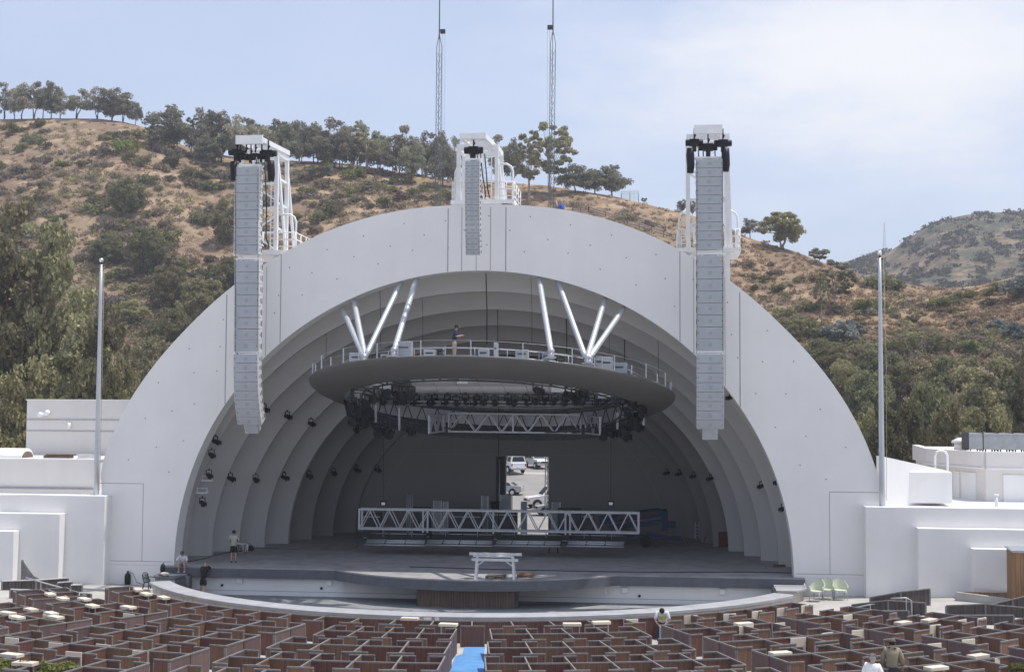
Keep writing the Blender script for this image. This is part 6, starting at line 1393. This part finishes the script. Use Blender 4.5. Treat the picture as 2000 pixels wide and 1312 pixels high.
J = dict(pelvis=(0, -.1, .9), chest=(0, .18, 1.2), neck=(0, .33, 1.33), head=(0, .43, 1.37), face=(0, .6, -.75), shL=(-.2, .2, 1.28), shR=(.2, .2, 1.28), elL=(-.27, .28, 1.0), wrL=(-.06, .42, .8), elR=(.27, .28, 1.0), wrR=(.05, .42, .74), hipL=(-.1, -.08, .86), hipR=(.1, -.08, .86), knL=(-.13, .04, .48), knR=(.13, .04, .48), anL=(-.14, -.02, .09), anR=(.14, -.02, .09))
wk = person('worker in white shirt and yellow vest bending forward in the seating aisle', p, math.pi-.05, J, cl('white_shirt', (.6, .61, .63)), cl('navy_trousers', (.03, .035, .055)), BLACK, (DKHAIR, 'full'), vest=mat('lime_vest', (.42, .5, .12), .8), legs='long', s=1.05, big=1.08)
q = MB(); q.box((.03, .2, .55), (.17, .05, .5)); q.box((.03, .22, .75), (.12, .05, .16)); o = q.build('towel', cl('pale_blue_cloth', (.35, .48, .6)), wk, loc=(0, 0, 0))
a_ = at(887, 700, -4.6); zd_ = rim(math.radians(262), 8.9, 7.0, .14).z; Yp = rim(math.radians(262), 8.9, 7.0).y; a_ = at(887, 690, Yp); a_.z = zd_
person('man in dark blue shirt and khaki trousers standing on the canopy deck', a_, -math.pi/2+.1, stand(arms=dict(elR=(.26, .1, 1.16), wrR=(.1, .38, 1.22), elL=(-.26, .1, 1.16), wrL=(-.05, .34, 1.2)), lean=.15), cl('dark_blue_shirt', (.03, .04, .09)), cl('khaki', (.34, .27, .2)), BLACK, (DKHAIR, 'full'), legs='long')
a_ = at(1097, 389, 1.9); a_.z -= 1.76
person('bald man in blue shirt standing behind the arch crown', a_, math.pi/2-.3, stand(arms=dict(elL=(-.3, .12, 1.3), wrL=(-.12, .26, 1.58), elR=(.28, .08, 1.2), wrR=(.1, .3, 1.1))), cl('blue_shirt', (.06, .12, .36)), cl('grey_trousers', (.15, .15, .16)), BLACK, None, legs='long')
def solve(px, py, h):
    D = 30.0; v = ray(px, py)
    for _ in range(60):
        P = EYE+v*D; D += (P[2]-gz(P[0], P[1])-h)*2
    return Vector(P)
P = solve(1742, 1246, 1.83); P.z = gz(P.x, P.y)
person('man in olive shirt and brown cap seen from behind at lower right', P, -.15, stand(arms=dict(elR=(.3, .02, 1.14), wrR=(.3, .14, .92), elL=(-.29, .02, 1.14), wrL=(-.28, .14, .92))), cl('olive_shirt', (.27, .235, .165)), cl('dark_trousers', (.05, .05, .055)), BLACK, (DKHAIR, 'full'), cap=cl('brown_cap', (.15, .11, .08)), sleeve='long', legs='long', s=1.03, big=1.22)
P = solve(1704, 1276, 1.76); P.z = gz(P.x, P.y)
person('man in white shirt and grey cap seen from behind at lower right', P, -.5, stand(arms=dict(elL=(-.29, .02, 1.14), wrL=(-.28, .14, .92), elR=(.29, .02, 1.14), wrR=(.26, .14, .92))), cl('bright_white_shirt', (.8, .8, .8)), cl('dark_trousers', (.05, .05, .055)), BLACK, (GRHAIR, 'full'), cap=cl('grey_cap', (.10, .105, .115)), legs='long', s=1.0, big=1.2)

# ---------------------------------------------------------------- haze over the valley
hz = MB(); hz.box((0, 250, 78), (3100, 3300, 160)); HZ_ = bpy.data.materials.new('valley_haze'); HZ_.use_nodes = True; nt = HZ_.node_tree; nt.nodes.remove(nt.nodes['Principled BSDF'])
pv = nt.nodes.new('ShaderNodeVolumePrincipled'); pv.inputs['Color'].default_value = (.86, .90, 1.0, 1); pv.inputs['Density'].default_value = .00034; nt.links.new(pv.outputs[0], nt.nodes['Material Output'].inputs['Volume'])
tag(hz.build('haze', HZ_), kind='stuff')
